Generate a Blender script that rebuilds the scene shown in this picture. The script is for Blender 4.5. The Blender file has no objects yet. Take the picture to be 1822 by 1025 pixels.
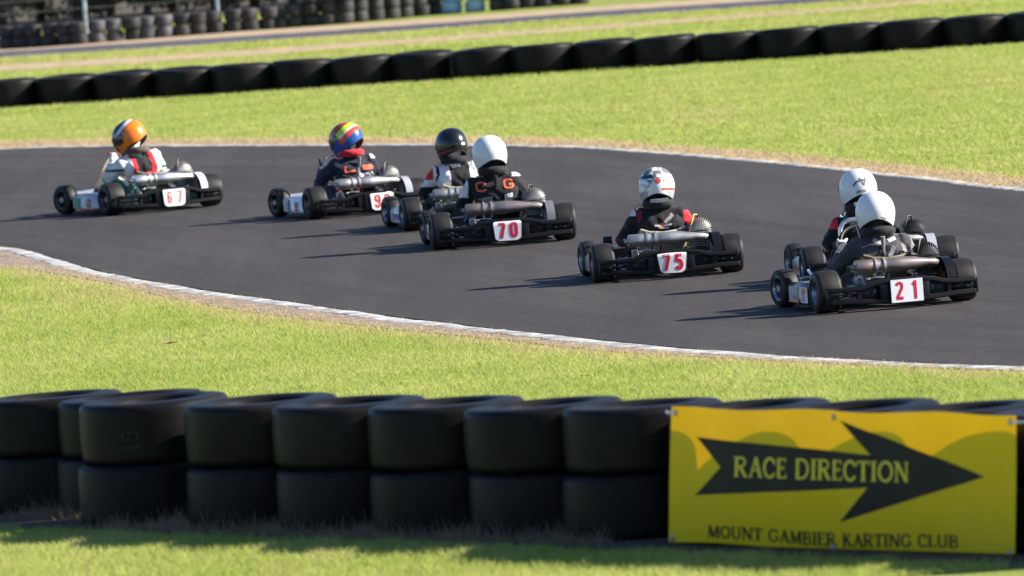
import bpy, bmesh, math, random
import numpy as np
from mathutils import Vector, Matrix
from mathutils.bvhtree import BVHTree

R = math.radians
rng = np.random.default_rng(7)
random.seed(7)
scene = bpy.context.scene
COL = scene.collection

# ------------------------------------------------------------------ camera, sky, sun, exposure
FPX, CX, CY = 16000.0, 911.0, 512.5          # focal length and centre in photograph pixels (1822 wide)
CAM_H, ROLL = 3.63, R(4.3)
PITCH = math.atan(882.5 / FPX)
SUN_AZ, SUN_EL = R(91), R(29.5)                # azimuth from +Y towards +X

cam_d = bpy.data.cameras.new('camera')
cam = bpy.data.objects.new('camera', cam_d)
COL.objects.link(cam)
cam_d.sensor_width = 36.0
cam_d.lens = FPX / 1822 * 36.0
cam_d.clip_start, cam_d.clip_end = 1.0, 9000.0
cam_d.dof.use_dof = True
cam_d.dof.focus_distance = 63.0
cam_d.dof.aperture_fstop = 5.6
F_ = Vector((0, math.cos(PITCH), -math.sin(PITCH)))
U0 = Vector((0, math.sin(PITCH), math.cos(PITCH)))
X_ = Vector((1, 0, 0))
R_ = X_ * math.cos(ROLL) - U0 * math.sin(ROLL)
U_ = X_ * math.sin(ROLL) + U0 * math.cos(ROLL)
m = Matrix((R_, U_, -F_)).transposed().to_4x4()
m.translation = Vector((0, 0, CAM_H))
cam.matrix_world = m
scene.camera = cam

world = bpy.data.worlds.new('World')
scene.world = world
world.use_nodes = True
wn = world.node_tree.nodes
bg = wn['Background']
sky = wn.new('ShaderNodeTexSky')
sky.sky_type = 'NISHITA'
sky.sun_disc = False
sky.sun_elevation = SUN_EL
sky.sun_rotation = SUN_AZ
sky.air_density = 1.0
sky.dust_density = 0.3
sky.ozone_density = 3.0
tint = wn.new('ShaderNodeMix')               # camera white balance: clear blue skylight
tint.data_type = 'RGBA'
tint.blend_type = 'MULTIPLY'
tint.inputs[0].default_value = 1.0
tint.inputs[7].default_value = (0.84, 0.97, 1.20, 1)
world.node_tree.links.new(sky.outputs[0], tint.inputs[6])
world.node_tree.links.new(tint.outputs[2], bg.inputs[0])
bg.inputs[1].default_value = 0.058

sun_d = bpy.data.lights.new('sun', 'SUN')
sun = bpy.data.objects.new('sun', sun_d)
COL.objects.link(sun)
sun_d.energy = 5.0
sun_d.angle = R(0.53)
sun_d.color = (1.0, 0.93, 0.84)
S = Vector((math.sin(SUN_AZ) * math.cos(SUN_EL), math.cos(SUN_AZ) * math.cos(SUN_EL), math.sin(SUN_EL)))
sun.rotation_euler = S.to_track_quat('Z', 'Y').to_euler()

scene.view_settings.view_transform = 'Standard'
scene.view_settings.look = 'None'
scene.view_settings.exposure = 1.22
scene.view_settings.gamma = 1.0
scene.view_settings.use_curve_mapping = False
scene.render.engine = 'CYCLES'
scene.cycles.use_denoising = True
scene.cycles.max_bounces = 8
scene.cycles.transparent_max_bounces = 8


def ground_at(px, py, z=0.0):
    """the point of the plane at height z that the photograph shows at a pixel"""
    dx, dy = px - CX, py - CY
    v = F_ * FPX + R_ * dx - U_ * dy
    t = (z - CAM_H) / v.z
    p = Vector((0, 0, CAM_H)) + v * t
    return Vector((p.x, p.y, z))


# ------------------------------------------------------------------ materials
def mat(name, col, rough=0.6, metal=0.0, var=0.0, vscale=8.0, col2=None, bump=0.0, bscale=30.0,
        spec=0.5, coat=0.0, sheen=0.0, detail=4.0, rvar=0.0):
    ma = bpy.data.materials.new(name)
    ma.use_nodes = True
    nt = ma.node_tree
    b = nt.nodes['Principled BSDF']
    b.inputs['Base Color'].default_value = (*col, 1)
    b.inputs['Roughness'].default_value = rough
    b.inputs['Metallic'].default_value = metal
    b.inputs['Specular IOR Level'].default_value = spec
    b.inputs['Coat Weight'].default_value = coat
    b.inputs['Coat Roughness'].default_value = 0.06
    if sheen:
        b.inputs['Sheen Weight'].default_value = sheen
    tc = nt.nodes.new('ShaderNodeTexCoord')
    if var or col2:
        n = nt.nodes.new('ShaderNodeTexNoise')
        n.inputs['Scale'].default_value = vscale
        n.inputs['Detail'].default_value = detail
        nt.links.new(tc.outputs['Object'], n.inputs['Vector'])
        r = nt.nodes.new('ShaderNodeValToRGB')
        r.color_ramp.elements[0].position = 0.36
        r.color_ramp.elements[1].position = 0.66
        c2 = col2 or tuple(c * (1 + var) for c in col)
        c1 = col if col2 else tuple(c * (1 - var) for c in col)
        r.color_ramp.elements[0].color = (*c1, 1)
        r.color_ramp.elements[1].color = (*c2, 1)
        nt.links.new(n.outputs[0], r.inputs[0])
        nt.links.new(r.outputs[0], b.inputs['Base Color'])
        if rvar:
            mr = nt.nodes.new('ShaderNodeMapRange')
            mr.inputs['To Min'].default_value = rough - rvar
            mr.inputs['To Max'].default_value = rough + rvar
            nt.links.new(n.outputs[0], mr.inputs['Value'])
            nt.links.new(mr.outputs[0], b.inputs['Roughness'])
    if bump:
        n2 = nt.nodes.new('ShaderNodeTexNoise')
        n2.inputs['Scale'].default_value = bscale
        n2.inputs['Detail'].default_value = 4
        nt.links.new(tc.outputs['Object'], n2.inputs['Vector'])
        bp = nt.nodes.new('ShaderNodeBump')
        bp.inputs['Strength'].default_value = bump
        bp.inputs['Distance'].default_value = 0.02
        nt.links.new(n2.outputs[0], bp.inputs['Height'])
        nt.links.new(bp.outputs[0], b.inputs['Normal'])
    return ma


def fabric(name, col):
    return mat(name, col, rough=0.8, var=0.15, vscale=14, bump=0.55, bscale=16, spec=0.3, sheen=0.1)


def paint(name, col, rough=0.3):
    return mat(name, col, rough=rough, var=0.06, vscale=9, coat=0.3, rvar=0.05)


M = {}
M['rubber'] = mat('rubber', (0.0075, 0.0070, 0.0068), 0.44, col2=(0.017, 0.0152, 0.0138), vscale=4, detail=8, bump=0.08, bscale=60, spec=0.11, rvar=0.1)
M['slick'] = mat('slick_rubber', (0.024, 0.022, 0.0205), 0.50, var=0.3, vscale=9, bump=0.10, bscale=160, spec=0.22, rvar=0.1)
M['dusty'] = mat('dusty_rubber', (0.018, 0.0165, 0.016), 0.75, col2=(0.046, 0.041, 0.038), vscale=5, bump=0.1, bscale=40)
M['dark_rubber'] = mat('dark_rubber', (0.012, 0.012, 0.0125), 0.7, col2=(0.03, 0.028, 0.027), vscale=4, bump=0.1)
M['greyed'] = mat('greyed_rubber', (0.036, 0.036, 0.038), 0.7, col2=(0.095, 0.095, 0.10), vscale=5)
M['blue_tyre'] = mat('blue_tyre_paint', (0.02, 0.10, 0.22), 0.55, col2=(0.05, 0.17, 0.32), vscale=5)
M['pale_blue'] = mat('pale_blue_tyre_paint', (0.16, 0.34, 0.46), 0.5, col2=(0.38, 0.58, 0.68), vscale=5)
M['plastic'] = mat('black_plastic', (0.008, 0.008, 0.0088), 0.36, var=0.3, vscale=6, bump=0.05, bscale=80, spec=0.28, rvar=0.08)
M['plastic2'] = mat('matt_black_plastic', (0.012, 0.012, 0.013), 0.6, var=0.2, vscale=10)
M['white_plate'] = mat('white_plate', (0.80, 0.80, 0.80), 0.45, var=0.04, vscale=12)
M['red'] = mat('red_vinyl', (0.62, 0.012, 0.035), 0.4, var=0.06)
M['red2'] = mat('faded_red_vinyl', (0.66, 0.07, 0.06), 0.45, var=0.08)
M['steel'] = mat('brushed_steel', (0.50, 0.47, 0.44), 0.40, 0.8, var=0.2, vscale=11, rvar=0.1)
M['titanium'] = mat('heat_stained_steel', (0.36, 0.31, 0.29), 0.42, 0.75, col2=(0.27, 0.21, 0.17), vscale=9, rvar=0.1)
M['bright'] = mat('bright_steel', (0.75, 0.73, 0.70), 0.30, 0.85, var=0.08, vscale=14)
M['alloy'] = mat('cast_alloy', (0.42, 0.395, 0.36), 0.5, 0.6, var=0.25, vscale=18, rvar=0.1)
M['dark_alloy'] = mat('dark_cast_alloy', (0.055, 0.052, 0.05), 0.55, 0.6, var=0.3, vscale=16)
M['gold'] = mat('gold_anodised', (0.72, 0.40, 0.08), 0.32, 1.0, var=0.15)
M['rim_grey'] = mat('grey_rim', (0.30, 0.32, 0.36), 0.35, 0.9, var=0.15)
M['rim_dark'] = mat('dark_rim', (0.09, 0.09, 0.10), 0.4, 0.7, var=0.2)
M['rim_bronze'] = mat('bronze_rim', (0.20, 0.14, 0.10), 0.4, 0.8, var=0.2)
M['chrome'] = mat('chrome_tube', (0.82, 0.82, 0.85), 0.12, 1.0, var=0.04)
M['green_tube'] = mat('green_powdercoat', (0.0, 0.28, 0.16), 0.35, var=0.1, coat=0.3)
M['black_tube'] = mat('black_powdercoat', (0.02, 0.02, 0.022), 0.35, var=0.1, coat=0.2)
M['grey_tube'] = mat('grey_powdercoat', (0.18, 0.18, 0.20), 0.35, var=0.1, coat=0.2)
M['red_tube'] = mat('red_powdercoat', (0.42, 0.03, 0.03), 0.35, var=0.1, coat=0.2)
M['cream'] = mat('cream_fibreglass', (0.62, 0.55, 0.40), 0.4, var=0.12, vscale=8)
M['olive_seat'] = mat('olive_fibreglass', (0.25, 0.23, 0.13), 0.4, var=0.15, vscale=8)
M['black_seat'] = mat('black_fibreglass', (0.03, 0.03, 0.03), 0.4, var=0.15, vscale=8)
M['fuel'] = mat('fuel_tank_plastic', (0.55, 0.50, 0.40), 0.45, var=0.1)
M['yellow_lead'] = mat('yellow_lead', (0.75, 0.55, 0.04), 0.5, var=0.05)
M['black_lead'] = mat('black_lead', (0.015, 0.015, 0.015), 0.5, var=0.05)
M['blue_hose'] = mat('blue_hose', (0.12, 0.28, 0.55), 0.4, var=0.05)
M['white'] = paint('white_paint', (0.80, 0.80, 0.79), 0.32)
M['orange'] = paint('orange_paint', (0.86, 0.20, 0.008), 0.28)
M['hgreen'] = paint('dark_green_paint', (0.004, 0.045, 0.04), 0.28)
M['hsilver'] = paint('silver_grey_paint', (0.40, 0.41, 0.44), 0.3)
M['hgrey'] = paint('mid_grey_paint', (0.17, 0.17, 0.175), 0.3)
M['hblack'] = paint('black_paint', (0.012, 0.012, 0.013), 0.24)
M['hred'] = paint('red_orange_paint', (0.72, 0.055, 0.02), 0.28)
M['hyellow'] = paint('fluoro_yellow_paint', (0.62, 0.78, 0.04), 0.3)
M['hlime'] = paint('lime_paint', (0.10, 0.48, 0.10), 0.3)
M['hblue'] = paint('blue_paint', (0.012, 0.075, 0.30), 0.28)
M['visor'] = mat('smoked_visor', (0.012, 0.018, 0.022), 0.12, var=0.05, coat=0.6)
M['gasket'] = mat('black_trim', (0.01, 0.01, 0.01), 0.7, var=0.1)
M['lining'] = mat('helmet_lining', (0.03, 0.026, 0.024), 0.9, var=0.1)
M['f_black'] = fabric('black_suit', (0.010, 0.010, 0.012))
M['f_navy'] = fabric('navy_suit', (0.014, 0.018, 0.038))
M['f_charcoal'] = fabric('charcoal_suit', (0.052, 0.050, 0.058))
M['f_grey'] = fabric('grey_suit', (0.24, 0.225, 0.22))
M['f_white'] = fabric('white_suit', (0.72, 0.71, 0.69))
M['f_red'] = fabric('red_suit', (0.66, 0.022, 0.035))
M['f_dkred'] = fabric('dark_red_suit', (0.22, 0.012, 0.03))
M['f_orange'] = fabric('orange_suit', (0.80, 0.13, 0.055))
M['f_green'] = fabric('green_suit', (0.0, 0.13, 0.09))
M['f_mint'] = fabric('mint_suit', (0.26, 0.55, 0.42))
M['f_yellow'] = fabric('yellow_suit', (0.50, 0.46, 0.03))
M['collar'] = fabric('black_foam_collar', (0.014, 0.014, 0.015))
M['collar_brown'] = fabric('brown_foam_collar', (0.10, 0.072, 0.058))
M['collar_red'] = fabric('red_foam_collar', (0.55, 0.02, 0.03))
M['boot'] = mat('black_boot', (0.02, 0.02, 0.022), 0.5, var=0.2)
M['patch'] = mat('pale_patch', (0.50, 0.50, 0.50), 0.6, var=0.2, vscale=60)
M['patch2'] = mat('grey_patch', (0.30, 0.30, 0.31), 0.6, var=0.3, vscale=60)
M['galv'] = mat('galvanised_steel', (0.42, 0.44, 0.45), 0.45, 0.8, var=0.15, vscale=4)
M['chalk'] = mat('teal_chalk', (0.012, 0.035, 0.032), 0.9, var=0.4, vscale=50)
M['chalk2'] = mat('pale_chalk', (0.16, 0.20, 0.24), 0.9, var=0.4, vscale=50)
M['bark'] = mat('bark', (0.10, 0.075, 0.055), 0.9, var=0.35, vscale=6, bump=0.6, bscale=18)
M['dead_leaf'] = mat('dead_leaf', (0.30, 0.17, 0.09), 0.8, var=0.3, vscale=40)
M['bolt'] = mat('zinc_bolt', (0.30, 0.30, 0.29), 0.4, 1.0, var=0.1)


def asphalt(name, base, lanes=False):
    ma = bpy.data.materials.new(name)
    ma.use_nodes = True
    nt = ma.node_tree
    L = nt.links.new
    b = nt.nodes['Principled BSDF']
    tc = nt.nodes.new('ShaderNodeTexCoord')
    fine = nt.nodes.new('ShaderNodeTexNoise')
    fine.inputs['Scale'].default_value = 26
    fine.inputs['Detail'].default_value = 6
    fine.inputs['Roughness'].default_value = 0.75
    L(tc.outputs['Object'], fine.inputs['Vector'])
    big = nt.nodes.new('ShaderNodeTexNoise')
    big.inputs['Scale'].default_value = 0.35
    big.inputs['Detail'].default_value = 5
    mp = nt.nodes.new('ShaderNodeMapping')
    mp.inputs['Rotation'].default_value = (0, 0, R(14))
    mp.inputs['Scale'].default_value = (2.2, 0.35, 1)
    L(tc.outputs['Object'], mp.inputs['Vector'])
    L(mp.outputs[0], big.inputs['Vector'])
    # rubber laid down along the racing line: long thin streaks
    st = nt.nodes.new('ShaderNodeTexNoise')
    st.inputs['Scale'].default_value = 1.0
    st.inputs['Detail'].default_value = 3
    mp2 = nt.nodes.new('ShaderNodeMapping')
    mp2.inputs['Rotation'].default_value = (0, 0, R(13))
    mp2.inputs['Scale'].default_value = (3.2, 0.10, 1)
    L(tc.outputs['Object'], mp2.inputs['Vector'])
    L(mp2.outputs[0], st.inputs['Vector'])

    def rng_(src, a, c, lo, hi):
        r = nt.nodes.new('ShaderNodeMapRange')
        r.inputs['From Min'].default_value = a
        r.inputs['From Max'].default_value = c
        r.inputs['To Min'].default_value = lo
        r.inputs['To Max'].default_value = hi
        L(src, r.inputs['Value'])
        return r.outputs[0]

    def mul(a, c):
        n = nt.nodes.new('ShaderNodeMath')
        n.operation = 'MULTIPLY'
        L(a, n.inputs[0])
        L(c, n.inputs[1])
        return n.outputs[0]
    k = mul(mul(rng_(fine.outputs[0], 0.3, 0.7, 0.70, 1.30), rng_(big.outputs[0], 0.3, 0.7, 0.86, 1.16)),
            rng_(st.outputs[0], 0.35, 0.65, 0.90, 1.07))
    mid = nt.nodes.new('ShaderNodeTexNoise')        # hand-sized blotches in the binder
    mid.inputs['Scale'].default_value = 7
    mid.inputs['Detail'].default_value = 5
    mid.inputs['Roughness'].default_value = 0.7
    L(tc.outputs['Object'], mid.inputs['Vector'])
    k = mul(k, rng_(mid.outputs[0], 0.3, 0.7, 0.80, 1.20))
    if lanes:
        # worn lines and rubber that follow the bend: 'across' runs from kerb to kerb, 'along' in metres
        aa, al = nt.nodes.new('ShaderNodeAttribute'), nt.nodes.new('ShaderNodeAttribute')
        aa.attribute_name, al.attribute_name = 'across', 'along'
        cv = nt.nodes.new('ShaderNodeCombineXYZ')
        m1_, m2_ = nt.nodes.new('ShaderNodeMath'), nt.nodes.new('ShaderNodeMath')
        m1_.operation = m2_.operation = 'MULTIPLY'
        m1_.inputs[1].default_value, m2_.inputs[1].default_value = 22.0, 0.10
        L(aa.outputs['Fac'], m1_.inputs[0])
        L(al.outputs['Fac'], m2_.inputs[0])
        L(m1_.outputs[0], cv.inputs[0])
        L(m2_.outputs[0], cv.inputs[1])
        ln = nt.nodes.new('ShaderNodeTexNoise')
        ln.inputs['Scale'].default_value = 1.0
        ln.inputs['Detail'].default_value = 5
        L(cv.outputs[0], ln.inputs['Vector'])
        k = mul(k, rng_(ln.outputs[0], 0.32, 0.68, 0.82, 1.16))
        rub = nt.nodes.new('ShaderNodeValToRGB')
        rub.color_ramp.interpolation = 'B_SPLINE'
        for pos_, val in ((0.0, 1.12), (0.12, 1.0), (0.38, .90), (0.62, .92), (0.85, 1.04), (1.0, 1.10)):
            el = rub.color_ramp.elements.new(pos_) if 0 < pos_ < 1 else rub.color_ramp.elements[int(pos_)]
            el.color = (val, val, val, 1)
        L(aa.outputs['Fac'], rub.inputs[0])
        k = mul(k, rub.outputs[0])
    mx = nt.nodes.new('ShaderNodeMix')
    mx.data_type = 'RGBA'
    mx.blend_type = 'MULTIPLY'
    mx.inputs[0].default_value = 1
    mx.inputs[6].default_value = (*base, 1)
    L(k, mx.inputs[7])
    L(mx.outputs[2], b.inputs['Base Color'])
    b.inputs['Roughness'].default_value = 0.82
    b.inputs['Specular IOR Level'].default_value = 0.25
    bp = nt.nodes.new('ShaderNodeBump')
    bp.inputs['Strength'].default_value = 0.35
    bp.inputs['Distance'].default_value = 0.01
    L(fine.outputs[0], bp.inputs['Height'])
    L(bp.outputs[0], b.inputs['Normal'])
    return ma


M['asphalt'] = asphalt('asphalt', (0.047, 0.041, 0.0362), True)
M['far_asphalt'] = asphalt('far_asphalt', (0.075, 0.075, 0.085))
M['kerb'] = mat('worn_white_concrete', (0.22, 0.215, 0.20), 0.85, col2=(0.62, 0.61, 0.58), vscale=5, bump=0.3, bscale=40, detail=8)
M['soil'] = mat('turf_soil', (0.20, 0.25, 0.045), 0.95, col2=(0.28, 0.30, 0.08), vscale=2.5, bump=0.4, bscale=25, spec=0.1, detail=8)
M['dirt'] = mat('dry_dirt', (0.20, 0.155, 0.13), 0.95, col2=(0.36, 0.28, 0.21), vscale=6, bump=0.4, bscale=30, spec=0.1, detail=8)
M['straw_dirt'] = mat('straw_covered_dirt', (0.34, 0.25, 0.16), 0.95, col2=(0.50, 0.38, 0.25), vscale=3, bump=0.4, bscale=20, spec=0.1, detail=8)
M['litter'] = mat('leaf_litter', (0.08, 0.068, 0.052), 0.95, col2=(0.13, 0.11, 0.08), vscale=3, bump=0.4, bscale=12, spec=0.1)


def leafy(name, c_a, c_b, c_dry, trans=0.5, patch=0.6):
    """thin leaf: diffuse plus translucent; 'rnd' varies each blade, 'dry' turns it to straw"""
    ma = bpy.data.materials.new(name)
    ma.use_nodes = True
    nt = ma.node_tree
    L = nt.links.new
    nt.nodes.remove(nt.nodes['Principled BSDF'])
    out = nt.nodes['Material Output']
    a1 = nt.nodes.new('ShaderNodeAttribute')
    a1.attribute_name = 'rnd'
    a2 = nt.nodes.new('ShaderNodeAttribute')
    a2.attribute_name = 'dry'
    tc = nt.nodes.new('ShaderNodeTexCoord')
    n = nt.nodes.new('ShaderNodeTexNoise')
    n.inputs['Scale'].default_value = patch
    n.inputs['Detail'].default_value = 5
    L(tc.outputs['Object'], n.inputs['Vector'])
    add = nt.nodes.new('ShaderNodeMath')
    add.operation = 'ADD'
    nr = nt.nodes.new('ShaderNodeMapRange')
    nr.inputs['From Min'].default_value = 0.33
    nr.inputs['From Max'].default_value = 0.67
    nr.inputs['To Min'].default_value = 0.0
    nr.inputs['To Max'].default_value = 1.0
    L(n.outputs[0], nr.inputs['Value'])
    L(a1.outputs['Fac'], add.inputs[0])
    L(nr.outputs[0], add.inputs[1])
    mr = nt.nodes.new('ShaderNodeMapRange')
    mr.inputs['From Min'].default_value = 0.2
    mr.inputs['From Max'].default_value = 1.8
    L(add.outputs[0], mr.inputs['Value'])
    m1 = nt.nodes.new('ShaderNodeMix')
    m1.data_type = 'RGBA'
    m1.inputs[6].default_value = (*c_a, 1)
    m1.inputs[7].default_value = (*c_b, 1)
    L(mr.outputs[0], m1.inputs[0])
    m2 = nt.nodes.new('ShaderNodeMix')
    m2.data_type = 'RGBA'
    m2.inputs[7].default_value = (*c_dry, 1)
    L(m1.outputs[2], m2.inputs[6])
    L(a2.outputs['Fac'], m2.inputs[0])
    d = nt.nodes.new('ShaderNodeBsdfDiffuse')
    t = nt.nodes.new('ShaderNodeBsdfTranslucent')
    L(m2.outputs[2], d.inputs[0])
    L(m2.outputs[2], t.inputs[0])
    ms = nt.nodes.new('ShaderNodeMixShader')
    ms.inputs[0].default_value = trans
    L(d.outputs[0], ms.inputs[1])
    L(t.outputs[0], ms.inputs[2])
    L(ms.outputs[0], out.inputs[0])
    return ma


M['grass'] = leafy('grass_blades', (0.31, 0.42, 0.065), (0.56, 0.585, 0.19), (0.66, 0.50, 0.28))
M['weed'] = leafy('dry_weed', (0.20, 0.14, 0.09), (0.34, 0.25, 0.16), (0.42, 0.30, 0.20))
M['leaf_dark'] = leafy('dull_leaves', (0.15, 0.15, 0.085), (0.25, 0.23, 0.14), (0.28, 0.21, 0.15), 0.4, 0.9)
M['leaf_lime'] = leafy('lime_leaves', (0.16, 0.22, 0.03), (0.34, 0.38, 0.08), (0.30, 0.24, 0.10), 0.5, 0.9)


def banner_mat(name, col, trans):
    ma = bpy.data.materials.new(name)
    ma.use_nodes = True
    nt = ma.node_tree
    L = nt.links.new
    out = nt.nodes['Material Output']
    b = nt.nodes['Principled BSDF']
    b.inputs['Roughness'].default_value = 0.35
    b.inputs['Specular IOR Level'].default_value = 0.2
    tc = nt.nodes.new('ShaderNodeTexCoord')
    n = nt.nodes.new('ShaderNodeTexNoise')
    n.inputs['Scale'].default_value = 6
    n.inputs['Detail'].default_value = 4
    L(tc.outputs['Object'], n.inputs['Vector'])
    mr = nt.nodes.new('ShaderNodeMix')
    mr.data_type = 'RGBA'
    mr.inputs[6].default_value = (*[c * 0.88 for c in col], 1)
    mr.inputs[7].default_value = (*col, 1)
    L(n.outputs[0], mr.inputs[0])
    L(mr.outputs[2], b.inputs['Base Color'])
    t = nt.nodes.new('ShaderNodeBsdfTranslucent')
    t.inputs[0].default_value = (col[0] * 1.0, col[1] * 0.66, 0.0, 1)
    ms = nt.nodes.new('ShaderNodeMixShader')
    ms.inputs[0].default_value = trans
    L(b.outputs[0], ms.inputs[1])
    L(t.outputs[0], ms.inputs[2])
    L(ms.outputs[0], out.inputs[0])
    bp = nt.nodes.new('ShaderNodeBump')
    bp.inputs['Strength'].default_value = 0.25
    bp.inputs['Distance'].default_value = 0.03
    n3 = nt.nodes.new('ShaderNodeTexNoise')
    n3.inputs['Scale'].default_value = 2.2
    L(tc.outputs['Object'], n3.inputs['Vector'])
    L(n3.outputs[0], bp.inputs['Height'])
    L(bp.outputs[0], b.inputs['Normal'])
    return ma


M['banner'] = banner_mat('yellow_banner_vinyl', (1.0, 0.68, 0.008), 0.12)
M['print_black'] = mat('black_print', (0.010, 0.009, 0.010), 0.5, spec=0.25, var=0.1, vscale=6)
M['print_yellow'] = mat('yellow_print', (0.74, 0.60, 0.03), 0.4, var=0.08, vscale=10)


# ------------------------------------------------------------------ mesh helpers
class MB:
    """collects shapes; mesh() turns them into one mesh"""

    def __init__(s):
        s.v, s.f = [], []

    def add(s, verts, faces):
        o = len(s.v)
        s.v += [tuple(p) for p in verts]
        s.f += [tuple(i + o for i in f) for f in faces]
        return s

    def box(s, c, d, bev=0.0, rot=None):
        bm = bmesh.new()
        bmesh.ops.create_cube(bm, size=1.0)
        for q in bm.verts:
            q.co = Vector((q.co.x * d[0], q.co.y * d[1], q.co.z * d[2]))
        if bev:
            bmesh.ops.bevel(bm, geom=list(bm.edges), offset=min(bev, 0.45 * min(d)), segments=2, profile=0.6, affect='EDGES')
        mtx = (rot.to_4x4() if rot else Matrix.Identity(4))
        vs = [mtx @ q.co + Vector(c) for q in bm.verts]
        bm.verts.index_update()
        fs = [[q.index for q in f.verts] for f in bm.faces]
        bm.free()
        return s.add(vs, fs)

    def tube(s, pts, r, n=8, caps=True, closed=False):
        pts = [Vector(p) for p in pts]
        rs = r if isinstance(r, (list, tuple)) else [r] * len(pts)
        vs, fs = [], []
        k = len(pts)
        prev = None
        for i, p in enumerate(pts):
            if closed:
                t = pts[(i + 1) % k] - pts[i - 1]
            else:
                t = pts[min(i + 1, k - 1)] - pts[max(i - 1, 0)]
            t.normalize()
            if prev is None:
                a = t.cross(Vector((0, 0, 1)))
                if a.length < 0.1:
                    a = t.cross(Vector((1, 0, 0)))
            else:
                a = prev - t * prev.dot(t)
            a.normalize()
            prev = a
            c = t.cross(a)
            for j in range(n):
                an = 2 * math.pi * j / n
                vs.append(p + (a * math.cos(an) + c * math.sin(an)) * rs[i])
        for i in range(k if closed else k - 1):
            for j in range(n):
                a0, a1 = i * n + j, i * n + (j + 1) % n
                b0, b1 = ((i + 1) % k) * n + j, ((i + 1) % k) * n + (j + 1) % n
                fs.append((a0, a1, b1, b0))
        if caps and not closed:
            fs.append(tuple(range(n))[::-1])
            fs.append(tuple((k - 1) * n + j for j in range(n)))
        return s.add(vs, fs)

    def lathe(s, prof, axis='z', c=(0, 0, 0), n=32, closed=False):
        """prof: (radius, height) pairs round an axis"""
        vs, fs = [], []
        k = len(prof)
        for j in range(n):
            an = 2 * math.pi * j / n
            ca, sa = math.cos(an), math.sin(an)
            for (r, h) in prof:
                if axis == 'z':
                    p = (r * ca, r * sa, h)
                elif axis == 'x':
                    p = (h, r * ca, r * sa)
                else:
                    p = (r * sa, h, r * ca)
                vs.append((p[0] + c[0], p[1] + c[1], p[2] + c[2]))
        for j in range(n):
            j2 = (j + 1) % n
            for i in range(k if closed else k - 1):
                i2 = (i + 1) % k
                fs.append((j * k + i, j2 * k + i, j2 * k + i2, j * k + i2))
        return s.add(vs, fs)

    def sweep(s, path, sec, caps=True):
        """sec: (y, z) offsets carried along path (mostly along x)"""
        n = len(sec)
        vs, fs = [], []
        for p in path:
            for q in sec:
                vs.append((p[0], p[1] + q[0], p[2] + q[1]))
        for i in range(len(path) - 1):
            for j in range(n):
                fs.append((i * n + j, i * n + (j + 1) % n, (i + 1) * n + (j + 1) % n, (i + 1) * n + j))
        if caps:
            fs.append(tuple(range(n))[::-1])
            fs.append(tuple((len(path) - 1) * n + j for j in range(n)))
        return s.add(vs, fs)

    def extrude(s, outline, d0, d1, place):
        """closed outline of (a, b); place(a, b, depth) gives the point"""
        n = len(outline)
        vs = [place(a, b, d0) for a, b in outline] + [place(a, b, d1) for a, b in outline]
        fs = [tuple(range(n)), tuple(range(2 * n - 1, n - 1, -1))]
        for i in range(n):
            j = (i + 1) % n
            fs.append((i, i + n, j + n, j))
        return s.add(vs, fs)

    def mesh(s, name, smooth=True, angle=38, recalc=True):
        me = bpy.data.meshes.new(name)
        me.from_pydata(s.v, [], s.f)
        if recalc:
            bm = bmesh.new()
            bm.from_mesh(me)
            bmesh.ops.recalc_face_normals(bm, faces=bm.faces)
            bm.to_mesh(me)
            bm.free()
        me.validate()
        if smooth:
            me.shade_smooth()
            me.set_sharp_from_angle(angle=R(angle))
        me.materials.append(None)
        return me


def link(name, me, ma, parent=None, loc=(0, 0, 0), rot=(0, 0, 0), scale=None):
    o = bpy.data.objects.new(name, me)
    COL.objects.link(o)
    o.location = loc
    o.rotation_euler = rot
    if scale:
        o.scale = scale
    if parent:
        o.parent = parent
    if ma is not None and me is not None:
        if len(me.materials) == 0:
            me.materials.append(None)
        o.material_slots[0].link = 'OBJECT'
        o.material_slots[0].material = ma
    return o


def empty(name, loc=(0, 0, 0), rz=0.0):
    o = bpy.data.objects.new(name, None)
    COL.objects.link(o)
    o.location = loc
    o.rotation_euler = (0, 0, rz)
    o.empty_display_size = 0.2
    return o


def tag(o, label=None, cat=None, group=None, kind=None):
    if label:
        o['label'] = label
    if cat:
        o['category'] = cat
    if group:
        o['group'] = group
    if kind:
        o['kind'] = kind
    return o


def raw_mesh(name, V, F, attrs=None):
    """big triangle soups straight from numpy"""
    me = bpy.data.meshes.new(name)
    me.vertices.add(len(V))
    me.vertices.foreach_set('co', np.asarray(V, np.float32).ravel())
    k = F.shape[1]
    me.loops.add(F.size)
    me.loops.foreach_set('vertex_index', F.astype(np.int32).ravel())
    me.polygons.add(len(F))
    me.polygons.foreach_set('loop_start', np.arange(0, F.size, k, dtype=np.int32))
    me.update(calc_edges=True)
    for key, val in (attrs or {}).items():
        a = me.attributes.new(key, 'FLOAT', 'POINT')
        a.data.foreach_set('value', np.asarray(val, np.float32))
    me.materials.append(None)
    return me


ORD = ['first', 'second', 'third', 'fourth', 'fifth', 'sixth', 'seventh', 'eighth', 'ninth', 'tenth', 'eleventh',
       'twelfth', 'thirteenth', 'fourteenth', 'fifteenth', 'sixteenth', 'seventeenth', 'eighteenth', 'nineteenth',
       'twentieth', 'twenty-first', 'twenty-second', 'twenty-third', 'twenty-fourth', 'twenty-fifth',
       'twenty-sixth', 'twenty-seventh', 'twenty-eighth', 'twenty-ninth', 'thirtieth', 'thirty-first',
       'thirty-second', 'thirty-third', 'thirty-fourth', 'thirty-fifth', 'thirty-sixth']

# ------------------------------------------------------------------ stroke lettering
def arc(cx, cy, rx, ry, a0, a1, n=10):
    return [(cx + rx * math.cos(R(a0 + (a1 - a0) * i / n)), cy + ry * math.sin(R(a0 + (a1 - a0) * i / n))) for i in range(n + 1)]


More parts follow.
